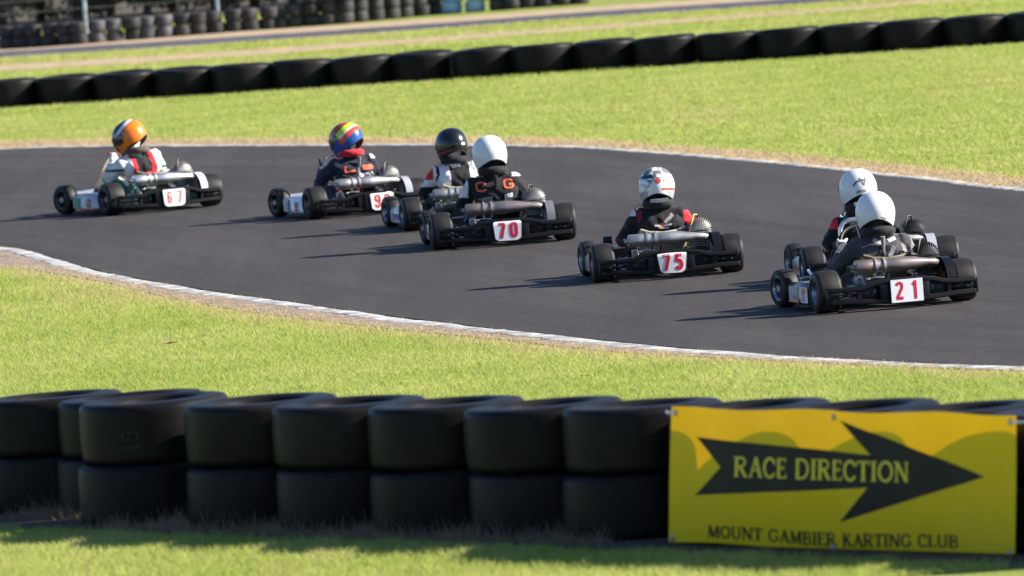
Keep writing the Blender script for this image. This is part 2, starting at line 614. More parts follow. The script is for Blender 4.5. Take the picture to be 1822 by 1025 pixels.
DIGIT = {  # height 1, width about 0.56
    '0': [arc(.28, .72, .2, .2, 0, 180) + arc(.28, .28, .2, .2, 180, 360) + [(.48, .72)]],
    '1': [[(.14, .74), (.34, .92)], [(.34, 0), (.34, 1.0)]],
    '2': [arc(.28, .70, .2, .22, 165, -25) + [(.08, .1)], [(.04, .085), (.54, .085)]],
    '3': [arc(.27, .72, .2, .2, 160, -85), arc(.27, .29, .21, .22, 85, -160)],
    '5': [[(.5, .915), (.13, .915)], [(.14, .97), (.11, .5)] , arc(.27, .32, .21, .25, 130, -155)],
    '6': [[(.45, .8)] + arc(.28, .74, .19, .18, 20, 180, 8) + [(.09, .3)] + arc(.28, .28, .19, .2, 180, 360) + arc(.28, .32, .19, .2, 0, 170)],
    '7': [[(.04, .915), (.54, .915)], [(.49, .87), (.22, 0)]],
    '9': [[(.11, .2)] + arc(.28, .26, .19, .18, 200, 360, 8) + [(.47, .7)] + arc(.28, .72, .19, .2, 0, 180) + arc(.28, .68, .19, .2, 180, 350)],
    'C': [[(.52, .72)] + arc(.28, .70, .24, .21, 30, 175, 6) + arc(.28, .30, .24, .21, 185, 330, 6) + [(.52, .28)]],
    'G': [[(.52, .72)] + arc(.28, .70, .24, .21, 30, 175, 6) + arc(.28, .30, .24, .21, 185, 355, 6) + [(.52, .44)], [(.3, .45), (.56, .45)]],
}
T_, t_, s_ = 0.17, 0.085, 0.06      # stem, thin stroke and serif thickness of the serif lettering


def ser(x, y, w=.26):
    return ([(x - w / 2, y), (x + w / 2, y)], s_)


SERIF = {
    'R': (.80, [([(.17, 0), (.17, 1)], T_), ([(.17, .95), (.40, .95)] + arc(.42, .74, .2, .21, 90, -90, 8) + [(.17, .53)], .11), ([(.38, .52), (.66, .04)], T_), ser(.17, .03), ser(.10, .97, .2), ser(.70, .03, .2)]),
    'A': (.80, [([(.42, 1), (.14, .03)], .10), ([(.40, 1), (.68, .03)], T_), ([(.24, .36), (.58, .36)], t_), ser(.13, .03, .22), ser(.69, .03, .24)]),
    'C': (.78, [([(.68, .74)] + arc(.42, .5, .32, .46, 42, 318, 16) + [(.70, .24)], .14), ([(.69, .66), (.69, .9)], s_)]),
    'E': (.66, [([(.17, 0), (.17, 1)], T_), ([(.1, .95), (.56, .95)], t_), ([(.17, .52), (.46, .52)], t_), ([(.1, .05), (.6, .05)], t_), ([(.55, .78), (.55, .97)], s_), ([(.46, .42), (.46, .62)], s_), ([(.59, .03), (.59, .24)], s_)]),
    'D': (.84, [([(.17, 0), (.17, 1)], T_), ([(.1, .955), (.36, .955)] + arc(.38, .5, .34, .455, 90, -90, 14) + [(.1, .045)], .12)]),
    'I': (.36, [([(.18, 0), (.18, 1)], T_), ser(.18, .03, .3), ser(.18, .97, .3)]),
    'T': (.72, [([(.36, 0), (.36, 1)], T_), ([(.04, .95), (.68, .95)], t_), ser(.36, .03, .28), ([(.05, .76), (.05, .97)], s_), ([(.67, .76), (.67, .97)], s_)]),
    'O': (.88, [(arc(.44, .5, .34, .46, 90, 450, 24), .14)]),
    'N': (.88, [([(.16, 0), (.16, 1)], .10), ([(.16, .98), (.72, .02)], T_), ([(.72, 0), (.72, 1)], .10), ser(.16, .03, .24), ser(.10, .97, .2), ser(.72, .97, .24)]),
    'M': (1.0, [([(.16, 0), (.19, 1)], .09), ([(.19, .98), (.49, .06)], T_), ([(.49, .06), (.79, .98)], .10), ([(.81, 1), (.83, 0)], T_), ser(.15, .03, .22), ser(.84, .03, .26), ser(.14, .97, .16), ser(.87, .97, .16)]),
    'U': (.84, [([(.17, 1), (.17, .34)] + arc(.42, .32, .25, .28, 180, 360, 12) + [(.67, 1)], .13), ser(.17, .97, .28), ser(.67, .97, .24)]),
    'G': (.84, [([(.68, .76)] + arc(.42, .5, .33, .46, 42, 328, 16) + [(.70, .42)], .14), ([(.52, .43), (.8, .43)], s_), ([(.68, .68), (.68, .9)], s_)]),
    'B': (.74, [([(.17, 0), (.17, 1)], T_), ([(.1, .955), (.38, .955)] + arc(.39, .75, .18, .205, 90, -90, 8) + [(.17, .54)], .10), ([(.17, .52), (.40, .52)] + arc(.41, .285, .22, .24, 90, -90, 8) + [(.1, .045)], .11)]),
    'K': (.80, [([(.17, 0), (.17, 1)], T_), ([(.62, .97), (.22, .48)], .09), ([(.32, .58), (.68, .04)], T_), ser(.17, .03), ser(.17, .97), ser(.62, .97, .22), ser(.70, .03, .22)]),
    'L': (.66, [([(.17, 0), (.17, 1)], T_), ([(.1, .05), (.6, .05)], t_), ([(.59, .03), (.59, .26)], s_), ser(.17, .97)]),
}


def strokes(mb, lines, place, thick=0.0012, lift=0.0):
    """flat strokes with a small thickness; place(a, b, depth) puts them on their surface"""
    for q, (pts, w) in enumerate(lines):
        pts = [Vector((p[0], p[1])) for p in pts]
        dense = [pts[0]]
        for a, c in zip(pts, pts[1:]):
            k = max(1, int((c - a).length / (w * 1.2)))
            for i in range(1, k + 1):
                dense.append(a + (c - a) * i / k)
        lft, rgt = [], []
        k = len(dense)
        for i in range(k):
            d0 = (dense[i] - dense[i - 1]) if i else (dense[1] - dense[0])
            d1 = (dense[i + 1] - dense[i]) if i < k - 1 else (dense[-1] - dense[-2])
            t = (d0.normalized() + d1.normalized())
            t = t.normalized() if t.length > 1e-6 else d1.normalized()
            nn = Vector((-t.y, t.x))
            cosh = max(0.5, nn.dot(Vector((-d1.y, d1.x)).normalized()))
            lft.append(dense[i] + nn * (w / 2 / cosh))
            rgt.append(dense[i] - nn * (w / 2 / cosh))
        top = thick + lift + q * 0.00018
        vs = [place(p.x, p.y, top) for p in lft] + [place(p.x, p.y, top) for p in rgt]
        vs += [place(p.x, p.y, 0) for p in lft] + [place(p.x, p.y, 0) for p in rgt]
        fs = []
        for i in range(k - 1):
            fs.append((i, i + 1, k + i + 1, k + i))
            fs.append((i, 2 * k + i, 2 * k + i + 1, i + 1))
            fs.append((k + i, k + i + 1, 3 * k + i + 1, 3 * k + i))
        fs.append((0, k, 3 * k, 2 * k))
        fs.append((k - 1, 3 * k - 1, 4 * k - 1, 2 * k - 1))
        mb.add(vs, fs)


def put(letters, x, y, h, sx=1.0, w=None):
    """a list of strokes scaled to height h at (x, y)"""
    out = []
    for item in letters:
        pts, ww = item if isinstance(item, tuple) else (item, w)
        out.append(([(x + p[0] * h * sx, y + p[1] * h) for p in pts], ww * h))
    return out


# ------------------------------------------------------------------ the setting
def polyline(px):
    return [ground_at(a, c).to_2d() for a, c in px]


def resample(pts, n):
    pts = np.array([(p[0], p[1]) for p in pts])
    # smooth the measured corner points a little
    for _ in range(2):
        q = [pts[0]]
        for a, c in zip(pts, pts[1:]):
            q += [a * .75 + c * .25, a * .25 + c * .75]
        q.append(pts[-1])
        pts = np.array(q)
    d = np.r_[0, np.cumsum(np.hypot(*np.diff(pts, axis=0).T))]
    t = np.linspace(0, d[-1], n)
    return np.c_[np.interp(t, d, pts[:, 0]), np.interp(t, d, pts[:, 1])]


NEAR_PX = [(1822, 657), (1562, 645), (1362, 634), (1212, 622), (1062, 607), (912, 592), (800, 577), (650, 560),
           (500, 537), (375, 520), (275, 503), (200, 490), (95, 462), (0, 432)]
near = [(60, 38), (20, 42), (10, 45.5), (5.2, 49.4)] + polyline(NEAR_PX) + [(-8.5, 83.5), (-16, 88), (-60, 93)]
TURF_PX = [(1822, 663), (1412, 645), (1212, 634), (1040, 624), (912, 607), (750, 592), (600, 575), (450, 557),
           (300, 532), (190, 502), (100, 488), (0, 472)]
turf = [(60, 37.4), (20, 41.4), (9.9, 45), (5.1, 49.0)] + polyline(TURF_PX) + [(-8.8, 79.5), (-16, 84), (-60, 89)]
FAR_PX = [(1822, 345), (1600, 318), (1400, 295), (1200, 278), (1045, 266), (911, 262), (700, 261), (400, 262), (200, 263), (0, 265)]
far = [(60, 50), (24, 53), (12, 57.5), (6.8, 64)] + polyline(FAR_PX) + [(-14, 103.5), (-60, 103)]
FTURF_PX = [(1822, 322), (1600, 297), (1400, 277), (1200, 263), (1045, 251), (911, 247), (700, 248), (400, 250), (200, 251), (0, 253)]
fturf = [(60, 52), (24.6, 55), (12.6, 59), (7.4, 66)] + polyline(FTURF_PX) + [(-14, 106), (-60, 105.5)]

NS = 220
near_l, turf_l = resample(near, NS), resample(turf, NS)
far_l, fturf_l = resample(far, NS), resample(fturf, NS)


def strip_mesh(name, A, B, z, cross=1):
    n = len(A)
    V = [(p[0], p[1], z) for p in A] + [(p[0], p[1], z) for p in B]
    Fc = [(i, i + 1, n + i + 1, n + i) for i in range(n - 1)]
    mb = MB().add(V, Fc)
    me = mb.mesh(name, smooth=False)
    if me.polygons[0].normal.z < 0:
        me.flip_normals()
    return me


def structure(name, me, ma):
    return tag(link(name, me, ma), kind='structure')


g = MB()
gx = [-3000, -200, -60, -20, 0, 20, 60, 200, 3000]
gy = [-300, 0, 30, 60, 90, 120, 150, 180, 300, 900, 6000]
g.add([(x, y, 0) for y in gy for x in gx],
      [(j * 9 + i, j * 9 + i + 1, (j + 1) * 9 + i + 1, (j + 1) * 9 + i) for j in range(len(gy) - 1) for i in range(8)])
structure('ground', g.mesh('ground', smooth=False, recalc=False), M['soil'])
track_me = strip_mesh('track', near_l, far_l, 0.012)
for nm_, vals in (('across', [0.0] * NS + [1.0] * NS), ('along', [i * .9 for i in range(NS)] * 2)):
    at_ = track_me.attributes.new(nm_, 'FLOAT', 'POINT')
    at_.data.foreach_set('value', vals)
structure('track', track_me, M['asphalt'])


def offset(line, d):
    t = np.gradient(line, axis=0)
    t /= np.hypot(t[:, 0], t[:, 1])[:, None]
    return line + np.c_[-t[:, 1], t[:, 0]] * d


structure('dirt_verge', strip_mesh('dirt_verge', offset(near_l, 0.05), turf_l, 0.006), M['dirt'])
structure('far_dirt_verge', strip_mesh('far_dirt_verge', far_l, fturf_l, 0.006), M['dirt'])


def kerb(name, line, w, h, side):
    """a low concrete edging: bevelled section swept along the track edge, a bit uneven"""
    a0, a1, a2, a3 = [offset(line, side * d) for d in (0.0, 0.02, w - 0.02, w)]
    n = len(line)
    jig = np.convolve(rng.normal(0, 0.016, n + 8), np.ones(9) / 9, 'valid')
    rag = rng.normal(0, 0.012, n)
    V, Fc = [], []
    for i in range(n):
        for A, z in ((a0, -0.05), (a0, h * .65), (a1, h), (a2, h), (a3, h * .6), (a3, -0.05)):
            V.append((A[i, 0] + jig[i] + (rag[i] if A is a2 or A is a3 else 0), A[i, 1], z + (.25 * jig[i] if z > 0 else 0)))
    for i in range(n - 1):
        for j in range(5):
            Fc.append((i * 6 + j, i * 6 + j + 1, (i + 1) * 6 + j + 1, (i + 1) * 6 + j))
    return structure(name, MB().add(V, Fc).mesh(name, angle=25), M['kerb'])


fine_near = resample([tuple(p) for p in near_l], 1500)
fine_far = resample([tuple(p) for p in far_l], 1500)
kerb('kerb', fine_near, 0.15, 0.012, 1)
kerb('far_kerb', fine_far, 0.12, 0.020, -1)


def px_strip(name, top, bot, z, ma):
    a, c = polyline(top), polyline(bot)

    def ext(l):
        d0, d1 = l[0] - l[1], l[-1] - l[-2]
        return [tuple(l[0] + d0.normalized() * 60)] + [tuple(p) for p in l] + [tuple(l[-1] + d1.normalized() * 60)]
    return structure(name, strip_mesh(name, resample(ext(a), 60), resample(ext(c), 60), z), ma)


far_top = [(0, 93), (250, 77), (500, 61), (750, 45), (1000, 25), (1250, 9), (1450, -4)]
far_bot = [(0, 104), (250, 88), (500, 71), (750, 54), (1000, 35), (1250, 19), (1450, 6)]
px_strip('far_track', far_top, far_bot, 0.010, M['far_asphalt'])
px_strip('far_track_verge', [(a, c - 9) for a, c in far_top], far_top, 0.006, M['straw_dirt'])
tan_top = [(0, 117), (250, 103), (500, 87), (750, 69), (1000, 51), (1250, 33), (1450, 19), (1640, 2)]
tan_bot = [(0, 127), (250, 112), (500, 95), (750, 76), (1000, 57), (1250, 38), (1450, 23), (1640, 6)]
px_strip('dirt_path', tan_top, tan_bot, 0.006, M['straw_dirt'])
lit = MB().add([(-200, 163.0, 0.008), (200, 160.0, 0.008), (200, 420, 0.008), (-200, 420, 0.008)], [(0, 1, 2, 3)])
structure('wood_floor', lit.mesh('wood_floor', smooth=False), M['litter'])

# ------------------------------------------------------------------ tyres
def tyre_profile(Ro, W, Ri, sh, bulge=0.012, wall=0.014):
    h = W / 2
    p = [(Ri, -h * .80), (Ri + .01, -h * .93)]
    mid = (Ri + Ro - sh) / 2
    p += [(mid, -h - bulge * .4), (Ro - sh, -h + .002)]
    p += [(Ro - sh + sh * math.sin(R(a)), -h + sh - sh * math.cos(R(a))) for a in (25, 50, 72)]
    p += [(Ro - .001, -h + sh * 1.05), (Ro + .002, -h * .4), (Ro + .003, 0), (Ro + .002, h * .4), (Ro - .001, h - sh * 1.05)]
    p += [(Ro - sh + sh * math.sin(R(a)), h - sh + sh * math.cos(R(a))) for a in (72, 50, 25)]
    p += [(Ro - sh, h - .002), (mid, h + bulge * .4), (Ri + .01, h * .93), (Ri, h * .80)]
    p += [(mid, h - wall), (Ro - sh, h - sh * .8), (Ro - wall - .006, 0), (Ro - sh, -h + sh * .8), (mid, -h + wall)]
    return p


big_me = MB().lathe(tyre_profile(0.395, 0.315, 0.22, 0.042, .004), 'z', n=56, closed=True).mesh('big_tyre', angle=60)
mid_me = MB().lathe(tyre_profile(0.395, 0.375, 0.22, 0.055), 'z', n=48, closed=True).mesh('wide_tyre', angle=60)
small_me = MB().lathe(tyre_profile(0.15, 0.185, 0.07, 0.03), 'z', n=24, closed=True).mesh('small_tyre', angle=60)

# foreground wall: two tyres high, each stack measured by its left edge and base in the photograph
row_dir = Vector((0.50, -0.62))
c0 = ground_at(618, 948).to_2d() + Vector((0, 0.36))
stacks = []
base = {'263': c0 - row_dir * 2}
fronts = [(-22, 925, 0), (219, 905, 0), (279, 935, 0), (470, 941, 0), (634, 947, 0), (802, 952, 0), (984, 957, 0), (1157, 961, 0)]
cent = []
for (px, py, _) in fronts:
    p = ground_at(px, py).to_2d()
    cent.append(p + Vector((0, 0.395)))
step = (cent[-1] - cent[3]) / 4
rdx = step.normalized()
for k in range(1, 6):
    cent.append(cent[7] + step * k + rdx * .05)
cent[1] = cent[2] + Vector((-0.15, 0.80))
cent[0] = cent[1] - step * 1.02 + Vector((0.05, -.1))
cent.insert(0, cent[0] - step)
nst = len(cent)
front_tyres = []
for i, c in enumerate(cent):
    if i == 0:
        continue
    where = 'the %s stack from the left in the foreground tyre wall' % ORD[i - 1]
    for lv in range(2):
        j = Vector((random.uniform(-.012, .012), random.uniform(-.012, .012)))
        zs = .955 if i in (1, 2) else 1.0
        z = (0.1575 + lv * 0.3175) * zs
        j.x += .014 * lv
        o = link('tyre', big_me, M['rubber'], None, (c.x + j.x, c.y + j.y, z),
                 (R(random.uniform(-.6, .6)), R(random.uniform(-.6, .6)), random.uniform(0, 6)))
        sc_ = random.uniform(.985, 1.008)
        o.scale = (sc_, sc_, zs)
        tag(o, ('top' if lv else 'bottom') + ' black racing tyre of ' + where, 'tyre', 'tyres of the foreground wall')
        front_tyres.append(o)


def on_cyl(c, rad, zc, ang):
    """writing on the tread of a standing stack: a runs round it, b up"""
    def f(a, b, d):
        an = ang + a / rad
        return (c.x + (rad + d) * math.cos(an), c.y + (rad + d) * math.sin(an), zc + b)
    return f


mk = MB()
rot = lambda pts: [(-(b - .5), a) for a, b in pts]
strokes(mk, [([(x * .1, y * .1) for x, y in rot(p)], .008) for p in DIGIT['9']], on_cyl(cent[3] + Vector((.022, 0)), 0.406, 0.44, R(-108)), 0.001)
strokes(mk, [([(-.045, -.02), (.05, -.02)], .010)], on_cyl(cent[3] + Vector((.022, 0)), 0.406, 0.43, R(-108)), 0.001)
link('chalk_mark', mk.mesh('chalk_mark'), M['chalk'], None)
mark1 = bpy.data.objects['chalk_mark']
mark1.parent = front_tyres[5]
bpy.context.view_layer.update()
mark1.matrix_parent_inverse = front_tyres[5].matrix_world.inverted()
mk = MB()
strokes(mk, [([(0, 0), (0, .03)], .012), ([(.03, .0), (.05, .004)], .012), ([(.09, .0), (.11, .0)], .012)], on_cyl(cent[1], 0.406, 0.15, R(-78)), 0.001)
mark2 = link('chalk_mark', mk.mesh('chalk_mark'), M['chalk2'], None)
mark2.parent = front_tyres[0]
mark2.matrix_parent_inverse = front_tyres[0].matrix_world.inverted()

# the single row behind the track
bk0, bk1 = ground_at(118, 187).to_2d(), ground_at(1742, 82).to_2d()
nb = 15
cb = [bk0 + (bk1 - bk0) * (i / nb) + Vector((0, 0.395)) for i in range(-2, nb + 2)]
vis = [i for i, c in enumerate(cb)]
for i, c in enumerate(cb):
    k = i - 1
    lab = ('%s black tyre from the left in the row across the grass' % ORD[k]) if 0 <= k <= 17 else \
          (('black tyre beyond the %s end of the row across the grass' % ('left' if k < 0 else 'right')))
    o = link('tyre', mid_me, M['rubber'], None, (c.x + random.uniform(-.012, .012), c.y + random.uniform(-.06, .06), 0.188),
             (R(random.uniform(-1.6, 1.6)), R(random.uniform(-1.6, 1.6)), random.uniform(0, 6)))
    s = random.uniform(1.02, 1.05)
    o.scale = (s, s, random.uniform(.96, 1.02))
    tag(o, lab, 'tyre', 'single row of tyres behind the track')

# far wall of small kart tyres, stack by stack
base_px = [(-40, 91), (10, 88), (140, 80), (200, 75), (400, 59), (500, 51), (620, 42), (780, 26), (900, 18), (1030, 8), (1400, -22)]
bx_, by_ = [p[0] for p in base_px], [p[1] for p in base_px]
far_stacks = [(-25, 2, 'dark_rubber'), (14, 2, 'dusty'), (40, 2, 'dark_rubber'), (62, 2, 'dusty'), (89, 2, 'dusty'),
              (117, 2, 'dark_rubber'), (143, 2, 'dusty'), (172, 2, 'greyed'), (203, 2, 'greyed'), (236, 2, 'dark_rubber'),
              (263, 2, 'greyed'), (294, 2, 'greyed'), (324, 2, 'dusty'), (353, 2, 'dusty'), (382, 2, 'dark_rubber'),
              (415, 2, 'dusty'), (446, 2, 'dusty'), (478, 2, 'dusty'), (502, 2, 'dark_rubber'), (528, 2, 'dusty'), (557, 3, 'dark_rubber'),
              (587, 3, 'dusty'), (615, 3, 'dusty'), (642, 3, 'dark_rubber'), (669, 3, 'dusty'), (694, 3, 'dusty'),
              (721, 3, 'dark_rubber'), (747, 3, 'dusty'), (772, 3, 'dark_rubber'), (805, 3, 'pale_blue'), (848, 3, 'pale_blue'),
              (884, 3, 'blue_tyre'), (912, 3, 'dusty'), (940, 3, 'blue_tyre'), (972, 3, 'dark_rubber'), (1004, 3, 'dark_rubber'), (1036, 3, 'dusty')]
cname = {'dark_rubber': 'black', 'dusty': 'dusty grey', 'greyed': 'pale grey', 'pale_blue': 'pale blue', 'blue_tyre': 'dark blue'}
for i, (px, n, mk_) in enumerate(far_stacks):
    p = ground_at(px, np.interp(px, bx_, by_)).to_2d() + Vector((0, .15))
    for lv in range(n):
        mm = mk_
        if lv == 0 and mk_ in ('greyed', 'pale_blue') and i % 2:
            mm = mk_
        elif mk_ == 'dusty' and random.random() < .35:
            mm = 'dark_rubber'
        if mk_ == 'blue_tyre' and lv == 0:
            mm = 'dusty'
        o = link('tyre', small_me, M[mm], None, (p.x + random.uniform(-.03, .03), p.y + random.uniform(-.03, .03), .095 + lv * .19),
                 (R(random.uniform(-4, 4)), R(random.uniform(-4, 4)), random.uniform(0, 6)))
        s = random.uniform(.95, 1.12) * (1.16 if mk_ == 'pale_blue' else 1)
        o.scale = (s, s, 1)
        pos = ['bottom', 'middle' if n == 3 else 'top', 'top'][lv]
        wh = ('%s stack from the left of the far tyre wall' % ORD[i - 1]) if i else 'stack beyond the left edge of the far tyre wall'
        tag(o, '%s %s kart tyre, %s' % (pos, cname[mm], wh), 'tyre', 'far wall of stacked kart tyres')

# ------------------------------------------------------------------ wire fence and shrubs far behind
fence = empty('wire_fence', ground_at(155, 72))
f0 = fence.location.copy()
f1 = ground_at(390, 54)
fd = f1 - f0
post_me = MB().lathe([(0, 0), (.032, 0), (.032, 1.9), (.02, 1.92), (0, 1.92)], 'z', n=10).mesh('fence_post')
for k in range(-2, 5):
    link('fence_post', post_me, M['galv'], fence, fd * k)
for z in (.55, .75, 1.0, 1.25, 1.55, 1.85):
    a, c = fd * -2, fd * 4
    pts = []
    for k in range(25):
        t = k / 24
        q = a + (c - a) * t
        pts.append((q.x, q.y - .034, z - .015 * math.sin(math.pi * ((t * 6) % 1))))
    link('fence_wire', MB().tube(pts, .004, 5).mesh('fence_wire'), M['galv'], fence)
tag(fence, 'wire fence on grey steel posts behind the far tyre wall', 'fence')


def leaf_cloud(n, rad, zc, leaf, seed, clumps):
    r = np.random.default_rng(seed)
    cc = r.normal(0, 1, (clumps, 3))
    cc /= np.linalg.norm(cc, axis=1)[:, None]
    cc *= (r.uniform(.3, 1, clumps) ** .5)[:, None] * np.array(rad)
    cc[:, 2] += zc
    which = r.integers(0, clumps, n)
    sz = r.uniform(.16, .36, clumps) * np.mean(rad)
    c = cc[which] + r.normal(0, 1, (n, 3)) * sz[which][:, None] * .55
    c[:, 2] = np.maximum(c[:, 2], .05 + r.uniform(0, .2, n))
    a = r.normal(0, 1, (n, 3))
    a /= np.linalg.norm(a, axis=1)[:, None]
    b = np.cross(a, r.normal(0, 1, (n, 3)))
    b /= np.linalg.norm(b, axis=1)[:, None]
    l = leaf * r.uniform(.6, 1.4, n)[:, None]
    V = np.stack([c - a * l, c + b * l * .45, c + a * l, c - b * l * .45], 1).reshape(-1, 3)
    Fc = np.arange(4 * n).reshape(-1, 4)
    rn = np.repeat(r.uniform(0, 1, n), 4)
    return V, Fc, {'rnd': rn, 'dry': np.repeat((r.uniform(0, 1, n) < .12) * .8, 4)}


shrubs = [(-60, 166, 'd'), (40, 165, 'd'), (110, 167, 'l'), (175, 165, 'd'), (235, 166.5, 'l'), (300, 165, 'd'), (345, 168, 'd'),
          (420, 165, 'd'), (490, 167, 'd'), (560, 165, 'l'), (640, 167, 'd'), (720, 165, 'd'), (800, 167, 'd'), (880, 166, 'd')]
shrub_words = {0: 'beyond the left edge', 1: 'at the left edge', 2: 'left of the first fence post', 3: 'beside the first fence post',
               4: 'between the two fence posts', 5: 'left of the second fence post', 6: 'behind the second fence post',
               7: 'right of the second fence post', 8: 'behind the tenth stack', 9: 'behind the twentieth stack', 10: 'left of the painted tyres',
               11: 'behind the last plain tyres', 12: 'behind the pale blue tyres', 13: 'behind the dark blue tyres'}
for i, (px, yy, kd) in enumerate(shrubs):
    x = (px - CX) / FPX * yy
    t = empty('tree', (x, yy, 0))
    tr = MB().tube([(0, 0, -.05), (.05, .02, .5), (-.03, .05, 1.1), (.1, 0, 1.9), (.05, .1, 2.8)], [.09, .075, .06, .045, .02], 9)
    for k in range(7):
        an = k * 2.4 + i
        z0 = .3 + .3 * k
        tr.tube([(0, 0, z0), (.35 * math.cos(an), .35 * math.sin(an), z0 + .3), (.75 * math.cos(an), .75 * math.sin(an), z0 + .75)], [.035, .022, .008], 6)
    link('trunk', tr.mesh('trunk'), M['bark'], t)
    V, Fc, at = leaf_cloud(5200, (.95, .7, 1.35), 1.35, .065 if kd == 'd' else .055, 50 + i, 46)
    link('crown', raw_mesh('crown', V, Fc, at), M['leaf_dark' if kd == 'd' else 'leaf_lime'], t)
    tag(t, ('dull dark leafy shrub ' if kd == 'd' else 'bright lime green leafy shrub ') + shrub_words[i] + ' of the far fence', 'shrub', 'shrubs behind the far fence')

# ------------------------------------------------------------------ turf
def side_x(line, y):
    o = np.argsort(line[:, 1])
    return np.interp(y, line[o, 1], line[o, 0])


def line_y(line, x):
    o = np.argsort(line[:, 0])
    return np.interp(x, line[o, 0], line[o, 1])


def scatter(n, y0, y1):
    """points in the strip of ground the camera sees, with a margin to either side"""
    y = rng.uniform(y0, y1, int(n))
    half = y * 911 / FPX + 1.1
    return rng.uniform(-1, 1, int(n)) * half, y


def blades(x, y, h, w, lean, dry, rnd=None):
    n = len(x)
    an = rng.uniform(0, 2 * math.pi, n)
    wv = np.c_[np.cos(an), np.sin(an), np.zeros(n)] * (w / 2)[:, None]
    la = rng.uniform(0, 2 * math.pi, n)
    tip = np.c_[np.cos(la) * lean * h, np.sin(la) * lean * h, h]
    b = np.c_[x, y, np.full(n, .002)]
    V = np.stack([b - wv, b + wv, b + tip], 1).reshape(-1, 3)
    Fc = np.arange(3 * n).reshape(-1, 3)
    return V, Fc, np.repeat(rng.uniform(0, 1, n) if rnd is None else rnd, 3), np.repeat(dry, 3)


def clump_noise(x, y, s, seed):
    """cheap smooth value noise for bare and lush patches"""
    r = np.random.default_rng(seed)
    g_ = r.uniform(0, 1, (256, 256))
    u, v = (x * s) % 255, (y * s) % 255
    i, j = u.astype(int), v.astype(int)
    fu, fv = u - i, v - j
    fu, fv = fu * fu * (3 - 2 * fu), fv * fv * (3 - 2 * fv)
    return (g_[i, j] * (1 - fu) * (1 - fv) + g_[i + 1, j] * fu * (1 - fv) + g_[i, j + 1] * (1 - fu) * fv + g_[i + 1, j + 1] * fu * fv)


def turf_zone(name, label, parts):
    Vs, Fs, Rn, Dr, o = [], [], [], [], 0
    for V, Fc, rn, dr in parts:
        Vs.append(V)
        Fs.append(Fc + o)
        Rn.append(rn)
        Dr.append(dr)
        o += len(V)
    me = raw_mesh(name, np.concatenate(Vs), np.concatenate(Fs), {'rnd': np.concatenate(Rn), 'dry': np.concatenate(Dr)})
    return tag(link(name, me, M['grass']), label, 'grass', kind='stuff')


def grow(x, y, edge, hmin, hmax, wid, seed):
    """edge: metres inside the turf boundary; grass turns to straw and thins out towards it"""
    pn = clump_noise(x, y, 1.6, seed)
    pf = clump_noise(x, y, 7.0, seed + 1)
    keep = (edge > 0) & (rng.uniform(0, 1, len(x)) < np.clip(.30 + edge * 4, 0, 1))
    dry = np.clip(1.0 - edge / (.18 + .5 * pn), 0, 1) * .9
    pl = clump_noise(x + 40, y * .35 + 9, .9, seed + 2)
    worn = np.clip((pl - .66) * 4, 0, 1) * np.clip((pf - .35) * 3, 0, 1)
    dry = np.maximum(dry, np.where(rng.uniform(0, 1, len(x)) < .09 + .20 * (pf > .7) + .5 * worn, rng.uniform(.3, .9, len(x)), 0))
    x, y, dry, pn, pf = x[keep], y[keep], dry[keep], pn[keep], pf[keep]
    h = rng.uniform(hmin, hmax, len(x)) * (.7 + .6 * pf)
    w = wid * rng.uniform(.7, 1.3, len(x))
    return blades(x, y, h, w, rng.uniform(.3, 1.7, len(x)), dry)


parts = []
x, y = scatter(800000, 44.6, 82)
parts.append(grow(x, y, side_x(turf_l, y) - x, .014, .034, .0055, 3))
x, y = scatter(110000, 40.0, 44.6)
parts.append(grow(x, y, np.full_like(x, 2.0), .02, .042, .006, 5))
ra, rb = np.array(cent[0]), np.array(cent[-1])
rdir = (rb - ra) / np.linalg.norm(rb - ra)
rnor = np.array([rdir[1], -rdir[0]]) * (-1 if rdir[0] > 0 and rdir[1] > 0 else 1)
if rnor[1] > 0:
    rnor = -rnor


def bare(V, Fc, rn, dr):
    """no grass on the trodden soil round the foot of the tyres"""
    b_ = (V[0::3, :2] + V[1::3, :2]) / 2
    d_ = (b_ - ra) @ rnor
    keep = (d_ > .76 + .10 * clump_noise(b_[:, 0], b_[:, 1], 3.0, 77) + rng.uniform(-.05, .05, len(b_))) | (d_ < -.42)
    V = V.reshape(-1, 3, 3)[keep].reshape(-1, 3)
    k3 = np.repeat(keep, 3)
    return V, np.arange(len(V)).reshape(-1, 3), rn[k3], dr[k3]


parts = [bare(*p) for p in parts]
bed = MB()
bl = [ra + rdir * t for t in np.linspace(-3, 14, 60)]
structure('soil_bed', strip_mesh('soil_bed', [p - rnor * .45 for p in bl], [p + rnor * (.80 + .04 * math.sin(i * 1.3)) for i, p in enumerate(bl)], .005), M['litter'])
turf_zone('near_grass', 'short sunlit grass between the foreground tyres and the near kerb', parts)
parts = []
x, y = scatter(430000, 66, 114)
parts.append(grow(x, y, (y - line_y(fturf_l, x)) * .45, .016, .036, .010, 9))
turf_zone('infield_grass', 'mown grass between the far kerb and the single tyre row', parts)
parts = []
x, y = scatter(330000, 114, 158)
ft, fb = polyline(far_top), polyline(far_bot)
tt, tb = polyline(tan_top), polyline(tan_bot)
Y = lambda l: np.interp(x, [p.x for p in l], [p.y for p in l])
e = np.minimum(np.where(y < Y(tb), Y(tb) - y, 9), 9)
e = np.where((y >= Y(tb)) & (y <= Y(tt)), -1, e)
e = np.where((y > Y(tt)) & (y < Y(fb)), np.minimum(y - Y(tt), Y(fb) - y), e)
e = np.where(y >= Y(fb), -1, e)
parts.append(grow(x, y, e * .3, .02, .05, .016, 13))
turf_zone('outfield_grass', 'grass beyond the single tyre row up to the far track', parts)


